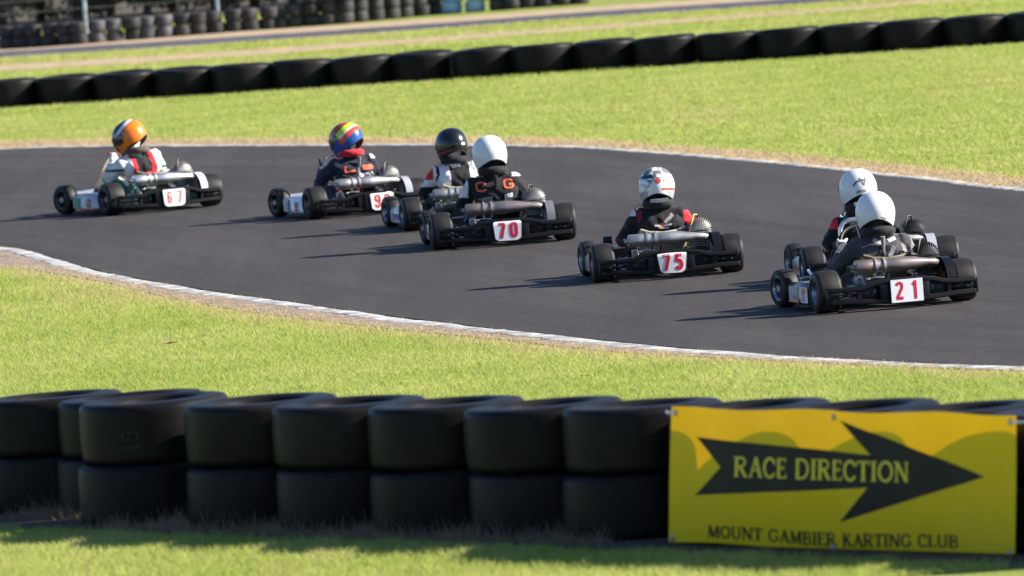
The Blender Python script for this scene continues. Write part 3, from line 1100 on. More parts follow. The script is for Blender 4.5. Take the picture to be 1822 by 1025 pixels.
# straw along both track edges and on the dirt
def straw(name, label, x, y, h0, h1, w):
    n = len(x)
    V, Fc, rn, dr = blades(x, y, rng.uniform(h0, h1, n), w * rng.uniform(.6, 1.4, n), rng.uniform(.4, 2.2, n), rng.uniform(.82, 1, n))
    return tag(link(name, raw_mesh(name, V, Fc, {'rnd': rn, 'dry': dr}), M['grass']), label, 'straw', kind='stuff')


x, y = scatter(420000, 46, 82)
a, c = side_x(turf_l, y), side_x(near_l, y)
pn = clump_noise(x, y, 2.2, 21)
k = (x > a - .22) & (x < c - .0) & (rng.uniform(0, 1, len(x)) < np.maximum(np.exp(-((x - a - .05) / (.10 + .12 * pn)) ** 2), np.clip((pn - .45) * 1.2, .02, .5)))
straw('near_straw', 'dead straw lying on the dirt beside the near kerb', x[k], y[k], .008, .028, .007)
x, y = scatter(420000, 68, 112)
a, c = line_y(far_l, x), line_y(fturf_l, x)
k = (y > a + .12) & (y < c + .7 * clump_noise(x, y, 1.2, 29)) & (rng.uniform(0, 1, len(x)) < np.clip(.45 + .9 * clump_noise(x, y, 2.0, 23), 0, 1))
straw('far_straw', 'dry straw strip behind the far kerb', x[k], y[k], .012, .05, .011)

# dry weeds in the shade at the foot of the foreground tyres
xs, ys = [], []
for i in range(nst - 1):
    p, q = cent[i], cent[i + 1]
    gap = (p + q) / 2
    if i >= 8 or i == 0:
        continue
    n = random.randint(140, 420)
    xs.append(rng.normal(gap.x - .16, .07, n))
    ys.append(rng.normal(gap.y - .30, .12, n))
    n = 700
    t = rng.uniform(0, 1, n)
    xs.append(p.x + (q.x - p.x) * t + rng.normal(-.20, .05, n))
    ys.append(p.y + (q.y - p.y) * t - .44 + rng.normal(0, .13, n))
x, y = np.concatenate(xs), np.concatenate(ys)
h = np.abs(rng.normal(.03, .02, len(x))) + .012
tall = rng.uniform(0, 1, len(x)) < .10
h = np.where(tall, h + rng.uniform(.02, .10, len(x)), h)
V, Fc, rn, dr = blades(x, y, h, np.full(len(x), .005), rng.uniform(.1, 1.2, len(x)), rng.uniform(.3, 1, len(x)))
tag(link('dry_weeds', raw_mesh('dry_weeds', V, Fc, {'rnd': rn, 'dry': dr}), M['weed']), 'dry brown weeds at the foot of the foreground tyres', 'weeds', kind='stuff')

# a few dead leaves on the near turf
for lab, px, py, sc in (('curled dead brown leaf clump on the near grass', 303, 612, 1.0), ('small pale dead leaf on the grass in front of the tyres', 1040, 670, .55)):
    p = ground_at(px, py, .02)
    mb = MB()
    for k in range(9 if sc == 1 else 3):
        an = random.uniform(0, 6.28)
        c = Vector((random.uniform(-.04, .04), random.uniform(-.05, .05), random.uniform(0, .012))) * sc
        d = Vector((math.cos(an), math.sin(an), random.uniform(-.1, .25))) * .032 * sc
        e_ = Vector((-d.y, d.x, .004)) * .45
        u = Vector((0, 0, .012 * sc))
        mb.add([c - d, c - e_ + u * .6, c + d, c + e_ + u * .6, c + u * 0], [(0, 1, 4), (1, 2, 4), (2, 3, 4), (3, 0, 4)])
    o = link('dead_leaf', mb.mesh('dead_leaf', recalc=False), M['dead_leaf'], None, p)
    tag(o, lab, 'leaf')

# ------------------------------------------------------------------ the banner on the foreground tyres
def to_pixel(p):
    v = Vector(p) - Vector((0, 0, CAM_H))
    d = v.dot(F_)
    return (CX + FPX * v.dot(R_) / d, CY - FPX * v.dot(U_) / d)


rd = step.normalized()
nrm = Vector((rd.y, -rd.x))
if nrm.y > 0:
    nrm = -nrm
line0 = cent[8] + nrm * 0.45


def solve(fn, target, lo, hi):
    flo = fn(lo) - target
    for _ in range(50):
        mid = (lo + hi) / 2
        fm = fn(mid) - target
        if (fm > 0) == (flo > 0):
            lo = mid
        else:
            hi = mid
    return (lo + hi) / 2


def bp(t, z):
    q = line0 + rd * t
    return Vector((q.x, q.y, z))


def corner(px, py):
    """distance along the tyre row and height of a banner corner: it hangs a little out of square"""
    t, z = 1.0, .3
    for _ in range(8):
        t = solve(lambda q: to_pixel(bp(q, z))[0], px, -3, 9)
        z = solve(lambda q: to_pixel(bp(t, q))[1], py, -.6, 1.6)
    return t, z


(tl, zlb), (ttl, zlt) = corner(1190, 965), corner(1197, 725)
(tr, zrb), (ttr, zrt) = corner(1806, 1000), corner(1806, 738)
BW = tr - tl
banner = empty('banner', bp(tl, 0))
e1, n1 = Vector((rd.x, rd.y, 0)), Vector((nrm.x, nrm.y, 0))


def ban(u, v, d=0.0):
    z0, z1 = zlb + (zrb - zlb) * u, zlt + (zrt - zlt) * u
    wob = .010 * math.sin(u * 9.5) * (1 - v) ** 4 + .006 * math.sin(u * 17 + 1) * v ** 6
    bulge = .012 * math.sin(u * 3.1 + .4) * math.sin(v * 2.6) + .0035 * math.sin(u * 34 + 2.5 * v) * (.4 + v)
    skew = ((ttl - tl) * (1 - u) + (ttr - tr) * u) * v
    return e1 * (u * BW + skew) + n1 * (d + bulge) + Vector((0, 0, max(.012, z0 + (z1 - z0) * v + wob)))


NU, NV = 72, 16
V = [ban(i / NU, j / NV) for j in range(NV + 1) for i in range(NU + 1)]
Fc = [(j * (NU + 1) + i, j * (NU + 1) + i + 1, (j + 1) * (NU + 1) + i + 1, (j + 1) * (NU + 1) + i) for j in range(NV) for i in range(NU)]
link('sheet', MB().add(V, Fc).mesh('banner_sheet', recalc=False), M['banner'], banner)


def crop_uv(x, y):
    """banner fractions of a point measured on an enlarged crop of the photograph"""
    u = (x - 94) / (1775 - 94)
    yt, yb = 92 + 38 * u, 765 + 95 * u
    return u, (yb - y) / (yb - yt)


arrow = [crop_uv(*p) for p in [(225, 240), (355, 388), (225, 530), (1085, 490), (945, 660), (1635, 437), (945, 155), (1095, 328)]]


def clip_u(poly, a, c):
    """the slice of a polygon between two u values"""
    def half(p, lim, keep_less):
        out = []
        for q, r_ in zip(p, p[1:] + p[:1]):
            qi, ri = (q[0] <= lim) == keep_less or q[0] == lim, (r_[0] <= lim) == keep_less or r_[0] == lim
            if qi:
                out.append(q)
            if qi != ri:
                t = (lim - q[0]) / (r_[0] - q[0])
                out.append((lim, q[1] + t * (r_[1] - q[1])))
        return out
    return half(half(poly, c, True), a, False)


ar = MB()
tri = [(0, 1, 7), (1, 2, 3), (1, 3, 7), (3, 4, 5), (3, 5, 7), (5, 6, 7)]
for t in tri:
    P = [arrow[i] for i in t]
    for k in range(60):
        a, c = k / 60, (k + 1) / 60
        if max(p[0] for p in P) <= a or min(p[0] for p in P) >= c:
            continue
        q = clip_u(P, a, c)
        if len(q) >= 3:
            ar.add([ban(p[0], p[1], .0025) for p in q], [tuple(range(len(q)))])
link('printed_arrow', ar.mesh('printed_arrow', smooth=False), M['print_black'], banner)


def banner_text(text, x0, x1, ya, yb, y2a, y2b, ma, lift):
    """text in the banner plane; ya..yb cap height at the left end, y2a..y2b at the right"""
    (ua, va), (uc, vc) = crop_uv(x0, ya), crop_uv(x1, y2a)
    (_, vb), (_, vd) = crop_uv(x0, yb), crop_uv(x1, y2b)
    adv = sum(SERIF[ch][0] if ch != ' ' else .42 for ch in text)
    pen = 0.0
    for ch in text:
        if ch == ' ':
            pen += .42
            continue
        w, ls = SERIF[ch]

        def place(a, b, d, pen=pen):
            f = (pen + a) / adv
            return ban(ua + (uc - ua) * f, (va + (vc - va) * f) * (1 - b) + (vb + (vd - vb) * f) * b, lift + d)
        mb = MB()
        strokes(mb, ls, place, .0012)
        link('letter_' + ch.lower(), mb.mesh('letter', smooth=False), ma, banner)
        pen += w


banner_text('RACE DIRECTION', 425, 1284, 437, 335, 466, 364, M['print_yellow'], .0035)
banner_text('MOUNT GAMBIER KARTING CLUB', 288, 1512, 750, 686, 800, 734, M['print_black'], .001)
ey = MB().lathe([(.006, 0), (.006, .004), (.011, .005), (.016, .003), (.016, 0)], 'z', n=16).mesh('eyelet')
for u, v in ((.012, .955), (.487, .955), (.985, .955), (.487, .03), (.985, .05), (.012, .03)):
    o = link('eyelet', ey, M['bolt'], banner, ban(u, v, .001))
    o.rotation_euler = n1.to_track_quat('Z', 'Y').to_euler()
for u, s in ((.012, -1), (.985, 1)):
    a = ban(u, .955, .004)
    link('cable_tie', MB().tube([a, a + e1 * (.05 * s) + n1 * .003, a + e1 * (.1 * s) - n1 * .03], .006, 6).mesh('cable_tie'), M['white_plate'], banner)
tag(banner, 'yellow vinyl banner with a black RACE DIRECTION arrow, tied to the foreground tyres', 'banner')

# ------------------------------------------------------------------ kart parts (rear axle on the ground at the origin, +Y ahead)
K = {}
RT, FT = 0.14, 0.128            # rear and front tyre radius


def rim_mesh(name, ro, w):
    mb = MB().lathe([(ro, -w * .5), (ro + .006, -w * .5), (ro + .006, -w * .44), (ro - .006, -w * .36), (ro - .012, 0), (ro - .006, w * .36),
                     (ro + .006, w * .44), (ro + .006, w * .5), (ro, w * .5), (ro - .012, w * .38), (ro - .018, 0), (ro - .012, -w * .38)], 'x', n=28, closed=True)
    mb.lathe([(.0, -w * .20), (.022, -w * .20), (.03, -w * .12), (ro - .02, -w * .06), (ro - .012, -w * .02), (ro - .012, w * .04), (.03, w * .02), (0, w * .02)], 'x', n=28)
    return mb.mesh(name, angle=30)


def turn(prof):
    return [(r, h) for r, h in prof]


K['rear_tyre'] = MB().lathe(tyre_profile(RT, .165, .075, .030, .008, .008), 'x', n=36, closed=True).mesh('rear_tyre', angle=60)
K['front_tyre'] = MB().lathe(tyre_profile(FT, .118, .075, .026, .008, .008), 'x', n=36, closed=True).mesh('front_tyre', angle=60)
K['rear_rim'] = rim_mesh('rear_rim', .078, .150)
K['front_rim'] = rim_mesh('front_rim', .078, .108)
hub = MB().lathe([(0, -.05), (.026, -.05), (.026, -.01), (.038, -.005), (.038, .012), (.018, .02), (.018, .05), (0, .05)], 'x', n=16)
for k in range(3):
    hub.lathe([(0, -.062), (.006, -.062), (.006, -.04), (0, -.04)], 'x', (0, .022 * math.cos(k * 2.09), .022 * math.sin(k * 2.09)), n=6)
K['hub'] = hub.mesh('hub')
K['axle'] = MB().lathe([(0, -.50), (.016, -.50), (.016, .50), (0, .50)], 'x', (0, 0, RT), n=12).mesh('axle')

fr = MB()
for s in (-1, 1):
    fr.tube([(s * .27, -.16, .075), (s * .27, .1, .065), (s * .31, .35, .055), (s * .31, .62, .055), (s * .20, .86, .055), (s * .17, 1.20, .06)], .015, 10)
    fr.tube([(s * .31, .62, .056), (s * .34, .86, .075), (s * .35, 1.01, .12)], .013, 8)
    fr.tube([(s * .20, .0, .10), (s * .21, .10, .20), (s * .20, .13, .27)], .010, 8)
for yy, w in ((-.15, .27), (.10, .27), (.42, .31), (.84, .21), (1.18, .17)):
    fr.tube([(-w, yy, .064), (w, yy, .064)], .013, 8)
K['frame'] = fr.mesh('frame')
K['floor'] = MB().box((0, .82, .040), (.50, .70, .004), .001).mesh('floor_tray')

# full-width plastic rear bumper: two rails round a recessed web, taller block in the middle
def rsec(h, d):
    c = .008
    return [(-d / 2 + c, -h / 2), (d / 2 - c, -h / 2), (d / 2, -h / 2 + c), (d / 2, h / 2 - c), (d / 2 - c, h / 2), (-d / 2 + c, h / 2), (-d / 2, h / 2 - c), (-d / 2, -h / 2 + c)]


bu = MB()
up = [(-.555, -.17, .150), (-.53, -.205, .152), (-.40, -.225, .150), (-.30, -.23, .156), (-.22, -.235, .180), (-.15, -.24, .188), (0, -.24, .190),
      (.15, -.24, .188), (.22, -.235, .178), (.30, -.23, .156), (.40, -.225, .150), (.53, -.205, .152), (.555, -.17, .150)]
lo = [(-.555, -.17, .072), (-.53, -.205, .070), (-.40, -.225, .070), (-.20, -.235, .060), (0, -.24, .052), (.20, -.235, .060), (.40, -.225, .070), (.53, -.205, .070), (.555, -.17, .072)]
bu.sweep(up, rsec(.033, .050))
bu.sweep(lo, rsec(.034, .050))
for s in (-1, 1):
    bu.box((s * .551, -.185, .111), (.022, .050, .100), .009)
    bu.box((s * .235, -.196, .112), (.20, .012, .10), .004)
    bu.box((s * .335, -.214, .111), (.030, .034, .080), .007)
    bu.box((s * .445, -.198, .111), (.21, .012, .022), .004)
bu.box((0, -.240, .118), (.245, .070, .155), .014)
for s in (-1, 1):
    bu.box((s * .150, -.234, .115), (.07, .052, .120), .014)
K['bumper'] = bu.mesh('rear_bumper', angle=32)
K['bolt'] = MB().lathe([(0, -.009), (.003, -.009), (.0055, -.007), (.006, 0), (0, 0)], 'y', n=10).mesh('bolt')
br = MB()
for s in (-1, 1):
    if s > 0:
        br.tube([(.2, -.15, .07), (.2, -.19, .11), (.2, -.22, .13)], .012, 8)
K['bumper_bracket'] = br.mesh('bumper_bracket')

PW, PH = .222, .160


def plate_pt(kind):
    """plate surface: a across, b up (0 at the plate centre), d out towards the rear"""
    def f(a, b, d):
        top = max(0.0, b - .045)
        y = -.281 - d + (14 * top * top if kind != 'square' else 0)
        if kind == 'round':
            y += .35 * a * a
        return (a + .005, y, .122 + b - (top * .25))
    return f


def plate_mesh(kind):
    f = plate_pt(kind)
    mb = MB()
    nx, ny = 16, 12
    tap = {'square': .0, 'round': .20, 'taper': .13}[kind]

    def half(b):
        t = (b + PH / 2) / PH
        w = PW / 2 * (1 - tap * (1 - t))
        if kind != 'square':
            edge = min(1 - t, t) * PH
            rr = .028
            if edge < rr:
                w -= rr - math.sqrt(max(0, rr * rr - (rr - edge) ** 2))
        return w
    for d in (0, .004):
        mb.v += [f((i / nx * 2 - 1) * half(b), b, d) for b in [(-PH / 2 + PH * j / ny) for j in range(ny + 1)] for i in range(nx + 1)]
    o = (nx + 1) * (ny + 1)
    for L_ in (0, o):
        mb.f += [(L_ + j * (nx + 1) + i, L_ + j * (nx + 1) + i + 1, L_ + (j + 1) * (nx + 1) + i + 1, L_ + (j + 1) * (nx + 1) + i) for j in range(ny) for i in range(nx)]
    ring = [i for i in range(nx + 1)] + [j * (nx + 1) + nx for j in range(1, ny + 1)] + [ny * (nx + 1) + i for i in range(nx - 1, -1, -1)] + [j * (nx + 1) for j in range(ny - 1, 0, -1)]
    for a, c in zip(ring, ring[1:] + ring[:1]):
        mb.f.append((a, c, c + o, a + o))
    return mb.mesh('number_plate', angle=40)


for kd in ('square', 'round', 'taper'):
    K['plate_' + kd] = plate_mesh(kd)


def digit_mesh(ch, kind, cx, h, w, sx=.95, cy=0.0):
    f = plate_pt(kind)
    mb = MB()
    strokes(mb, put(DIGIT[ch], cx - .28 * h * sx, -h / 2 + cy, h, sx, w), lambda a, b, d: f(a, b, .0045 + d), .0012)
    return mb.mesh('digit', smooth=False)


# side pod: lofted between the wheels, outer face nearly flush with them
sp = MB()
secs = []
for yy, xo, zt in ((.185, .43, .12), (.21, .49, .165), (.27, .515, .185), (.50, .52, .190), (.74, .515, .180), (.81, .48, .16), (.84, .42, .13)):
    secs.append([(.33, yy, .05), (xo - .02, yy, .042), (xo, yy, .058), (xo, yy, zt - .03), (xo - .025, yy, zt), (.36, yy, zt), (.33, yy, zt - .02)])
n = 7
sp.v = [p for s_c in secs for p in s_c]
for i in range(len(secs) - 1):
    for j in range(n):
        sp.f.append((i * n + j, i * n + (j + 1) % n, (i + 1) * n + (j + 1) % n, (i + 1) * n + j))
sp.f += [tuple(range(n)), tuple((len(secs) - 1) * n + j for j in range(n))]
K['pod_r'] = sp.mesh('side_pod', angle=40)
sl = MB()
sl.v = [(-a, b, c) for a, b, c in sp.v]
sl.f = list(sp.f)
K['pod_l'] = sl.mesh('side_pod', angle=40)
nb_ = MB()
K['side_bar'] = MB().tube([(-.31, .24, .07), (-.42, .25, .075), (-.46, .30, .075), (-.46, .74, .075), (-.42, .80, .075), (-.31, .81, .07)], .011, 8).mesh('side_bar')

# nose cone and steering fairing
no = MB()
secs = []
for xx, yf, zt in ((-.43, 1.22, .11), (-.40, 1.28, .15), (-.25, 1.36, .18), (0, 1.39, .19), (.25, 1.36, .18), (.40, 1.28, .15), (.43, 1.22, .11)):
    secs.append([(xx, 1.19, .05), (xx, yf - .02, .045), (xx, yf, .06), (xx, yf - .03, zt - .03), (xx, yf - .10, zt), (xx, 1.19, zt - .01)])
n = 6
no.v = [p for s_c in secs for p in s_c]
for i in range(len(secs) - 1):
    for j in range(n):
        no.f.append((i * n + j, i * n + (j + 1) % n, (i + 1) * n + (j + 1) % n, (i + 1) * n + j))
no.f += [tuple(range(n)), tuple((len(secs) - 1) * n + j for j in range(n))]
K['nose'] = no.mesh('nose_cone', angle=40)
fa = MB()
nx, ny = 8, 8
for d in (0, .006):
    for j in range(ny + 1):
        t = j / ny
        w = .155 - .045 * t - (.02 * (t > .9))
        for i in range(nx + 1):
            a = (i / nx * 2 - 1)
            fa.v.append((a * w, 1.17 - .30 * t + d - .05 * a * a, .17 + .36 * t))
o_ = (nx + 1) * (ny + 1)
for L_ in (0, o_):
    fa.f += [(L_ + j * (nx + 1) + i, L_ + j * (nx + 1) + i + 1, L_ + (j + 1) * (nx + 1) + i + 1, L_ + (j + 1) * (nx + 1) + i) for j in range(ny) for i in range(nx)]
ring = [i for i in range(nx + 1)] + [j * (nx + 1) + nx for j in range(1, ny + 1)] + [ny * (nx + 1) + i for i in range(nx - 1, -1, -1)] + [j * (nx + 1) for j in range(ny - 1, 0, -1)]
for a, c in zip(ring, ring[1:] + ring[:1]):
    fa.f.append((a, c, c + o_, a + o_))
K['fairing'] = fa.mesh('steering_fairing', angle=40)

# seat shell
line = [(.075, .315), (.095, .26), (.125, .19), (.165, .115), (.24, .062), (.34, .052), (.45, .075)]
hw = [.165, .180, .187, .187, .182, .170, .135]
rise = [.05, .09, .13, .16, .15, .12, .06]
se = bmesh.new()
rows = []
for (yy, zz), w, rs in zip(line, hw, rise):
    row = []
    for i in range(17):
        a = (i / 16 * 2 - 1)
        an = a * R(82)
        fw = (1 - math.cos(an)) * rs / .86
        row.append(se.verts.new((w * math.sin(an) / math.sin(R(82)), yy + fw * .55, zz + fw * .75)))
    rows.append(row)
for i in range(len(rows) - 1):
    for j in range(16):
        se.faces.new((rows[i][j], rows[i][j + 1], rows[i + 1][j + 1], rows[i + 1][j]))
bmesh.ops.solidify(se, geom=list(se.faces), thickness=.010)
bmesh.ops.recalc_face_normals(se, faces=se.faces)
me = bpy.data.meshes.new('seat')
se.to_mesh(me)
se.free()
me.shade_smooth()
me.materials.append(None)
K['seat'] = me
K['seat_rim'] = MB().tube([(-.163, .102, .352), (-.10, .080, .330), (0, .068, .320), (.10, .080, .330), (.163, .102, .352)], .009, 8).mesh('seat_rim')
K['seat_stay'] = MB().tube([(.18, .12, .24), (.24, .05, .17), (.25, -.02, .10)], .010, 8).mesh('seat_stay')

# steering
WC, WR = Vector((0, .69, .410)), .135
wt = Matrix.Rotation(R(52), 3, 'X')
ring = [WC + wt @ Vector((WR * math.cos(a), WR * math.sin(a), 0)) for a in [2 * math.pi * i / 28 for i in range(28)]]
st = MB().tube(ring, .012, 8, closed=True)
for k in range(3):
    a = R(90 + 120 * k)
    st.tube([WC, WC + wt @ Vector((WR * math.cos(a), WR * math.sin(a), 0))], .008, 6)
K['steering_wheel'] = st.mesh('steering_wheel')
K['steering_column'] = MB().tube([WC, (0, .93, .14), (0, .99, .08)], .010, 8).mesh('steering_column')
K['tank'] = MB().box((0, .70, .14), (.19, .20, .17), .035).lathe([(0, 0), (.03, 0), (.03, .02), (0, .022)], 'z', (0, .66, .225), 14).mesh('fuel_tank')
pe = MB()
pe.tube([(.12, 1.06, .06), (.12, 1.11, .14), (.12, 1.14, .20), (.05, 1.14, .20)], .007, 6)
K['pedals'] = pe.mesh('pedal')
ti = MB()
for s in (1,):
    ti.tube([(0, .97, .085), (s * .34, 1.01, .12)], .007, 6)
    ti.tube([(s * .34, 1.03, .06), (s * .35, 1.03, .19)], .012, 8)
    ti.tube([(s * .35, 1.03, FT), (s * .42, 1.03, FT)], .010, 8)
K['track_rod'] = ti.mesh('track_rod')

# two-stroke engine on the right of the seat
EX, EY = .262, .10
en = MB().box((EX - .01, EY, .125), (.17, .16, .13), .025)
en.lathe([(0, -.08), (.05, -.08), (.058, -.06), (.058, .02), (0, .02)], 'x', (EX - .10, EY, .125), 18)
en.box((EX, EY + .01, .055), (.20, .22, .02), .006)
K['engine'] = en.mesh('engine')


def fin_plate(sx, sy, th, r):
    o_ = []
    for cx, cy, a0 in ((sx - r, sy - r, 0), (-sx + r, sy - r, 90), (-sx + r, -sy + r, 180), (sx - r, -sy + r, 270)):
        o_ += [(cx + r * math.cos(R(a0 + k * 22.5)), cy + r * math.sin(R(a0 + k * 22.5))) for k in range(5)]
    return MB().extrude(o_, -th / 2, th / 2, lambda a, b, d: (a, b, d)).mesh('cylinder_fin', angle=30)


K['fin'] = fin_plate(.086, .075, .006, .022)
K['barrel'] = MB().lathe([(0, 0), (.055, 0), (.055, .13), (0, .13)], 'z', n=24).mesh('barrel')
hf = []
for k in range(13):
    a = R(0 + 180 * k / 12)
    hf.append((.074 * math.cos(a), .098 * (math.sin(a) ** .75) + .002))
K['head_fin'] = MB().extrude(hf, -.0026, .0026, lambda a, b, d: (d, a, b)).mesh('head_fin', angle=30)
K['head_core'] = MB().lathe([(.05, 0), (.05, .02), (.036, .045), (.015, .055), (0, .056)], 'z', n=20).mesh('cylinder_head')
K['plug'] = MB().lathe([(0, 0), (.006, 0), (.006, .015), (.009, .017), (.009, .036), (.005, .040), (0, .040)], 'z', n=10).mesh('spark_plug')
K['lead'] = MB().tube([(EX, EY, .430), (EX - .03, EY - .02, .435), (EX - .055, EY - .05, .37), (EX - .085, EY - .07, .27), (EX - .10, EY - .06, .20)], .006, 6).mesh('spark_lead')
ca = MB().lathe([(0, 0), (.03, 0), (.034, .015), (.026, .03), (.026, .06), (0, .06)], 'y', (EX - .09, EY + .10, .17), 14)
ca.box((EX - .09, EY + .19, .20), (.11, .09, .10), .02)
K['carb'] = ca.mesh('carburettor')

# exhaust: header, expansion chamber, silencer, lying across the back of the kart
EZ, EYP = .285, -.075
K['silencer'] = MB().lathe([(.0, -.315), (.02, -.315), (.02, -.285), (.044, -.282), (.048, -.275), (.048, -.155), (.046, -.15), (.046, -.055), (.048, -.05), (.050, .02)], 'x', (0, EYP, EZ), 28).mesh('silencer')
K['chamber'] = MB().lathe([(.050, .02), (.049, .06), (.040, .13), (.031, .19), (.025, .225)], 'x', (0, EYP, EZ), 28).mesh('expansion_chamber')
K['header'] = MB().tube([(.22, EYP, EZ), (.27, EYP + .004, EZ - .004), (.295, EYP + .03, EZ - .012), (.285, EYP + .08, EZ - .022), (.27, EY - .06, EZ - .03)], [.025, .024, .024, .024, .026], 14).mesh('header_pipe')
K['clamp'] = MB().lathe([(.046, -.008), (.056, -.008), (.056, .008), (.046, .008)], 'x', (0, EYP, EZ), 24, closed=True).box((0, EYP + .005, EZ - .058), (.014, .02, .018), .003).mesh('clamp')
K['tail'] = MB().lathe([(.010, -.335), (.014, -.335), (.014, -.30), (.010, -.30)], 'x', (0, EYP, EZ), 14, closed=True).mesh('tail_pipe')
K['cradle'] = MB().tube([(-.11, EYP, EZ - .055), (-.11, EYP + .04, .16), (-.12, -.1, .08)], .008, 6).mesh('exhaust_cradle')

# transmission
tg = [(.105 * math.cos(2 * math.pi * k / 72) * (1 + .03 * (k % 2)), .105 * math.sin(2 * math.pi * k / 72) * (1 + .03 * (k % 2))) for k in range(72)]
spk = MB().extrude(tg, -.003, .003, lambda a, b, d: (d, a, b))
spk.lathe([(.0, -.02), (.035, -.02), (.035, .02), (0, .02)], 'x', n=16)
K['sprocket'] = spk.mesh('sprocket', angle=25)
cg = MB()
arcp = [(R(12 + 165 * k / 18)) for k in range(19)]
for (r0, r1, x0, x1) in ((.140, .145, -.032, .032),):
    for a in arcp:
        cg.v += [(x0, r0 * math.cos(a) * 1.15, r0 * math.sin(a)), (x1, r0 * math.cos(a) * 1.15, r0 * math.sin(a)), (x1, r1 * math.cos(a) * 1.15, r1 * math.sin(a)), (x0, r1 * math.cos(a) * 1.15, r1 * math.sin(a))]
    for i in range(18):
        for j in range(4):
            cg.f.append((i * 4 + j, i * 4 + (j + 1) % 4, (i + 1) * 4 + (j + 1) % 4, (i + 1) * 4 + j))
    cg.f += [(0, 1, 2, 3), (72, 73, 74, 75)]
oo = len(cg.v)
for a in arcp:
    cg.v += [(.030, .141 * math.cos(a) * 1.15, .141 * math.sin(a)), (.030, .085 * math.cos(a) * 1.15, .085 * math.sin(a)), (.033, .141 * math.cos(a) * 1.15, .141 * math.sin(a)), (.033, .085 * math.cos(a) * 1.15, .085 * math.sin(a))]
for i in range(18):
    a, c = oo + i * 4, oo + (i + 1) * 4
    cg.f += [(a, a + 1, c + 1, c), (a + 2, c + 2, c + 3, a + 3), (a + 1, a + 3, c + 3, c + 1)]
K['chain_guard'] = cg.mesh('chain_guard', angle=35)
K['chain'] = MB().tube([(.34, .105 * math.cos(R(90)) - .0, RT + .108), (.34, EY + .03, .165), (.34, EY + .06, .13), (.34, EY + .02, .10), (.34, 0, RT - .105)], .006, 6).mesh('chain')
K['disc'] = MB().lathe([(.03, -.003), (.085, -.003), (.085, .003), (.03, .003)], 'x', (-.22, 0, RT), 28, closed=True).mesh('brake_disc', angle=25)
K['caliper'] = MB().box((-.22, .06, RT + .045), (.05, .06, .05), .01).mesh('brake_caliper')
K['bearing'] = MB().box((-.29, 0, RT - .02), (.03, .08, .10), .015).mesh('axle_bearing')
K['hose'] = MB().tube([(-.30, -.05, .20), (-.27, -.07, .245), (-.21, -.04, .22), (-.18, .0, .14), (-.20, .1, .08)], .006, 8).mesh('brake_hose')
K['lever'] = MB().tube([(-.20, -.09, .205), (-.15, -.10, .212), (-.09, -.10, .206)], .006, 6).lathe([(0, 0), (.014, 0), (.014, .012), (0, .012)], 'z', (-.2, -.09, .2), 10).mesh('brace_bolt')


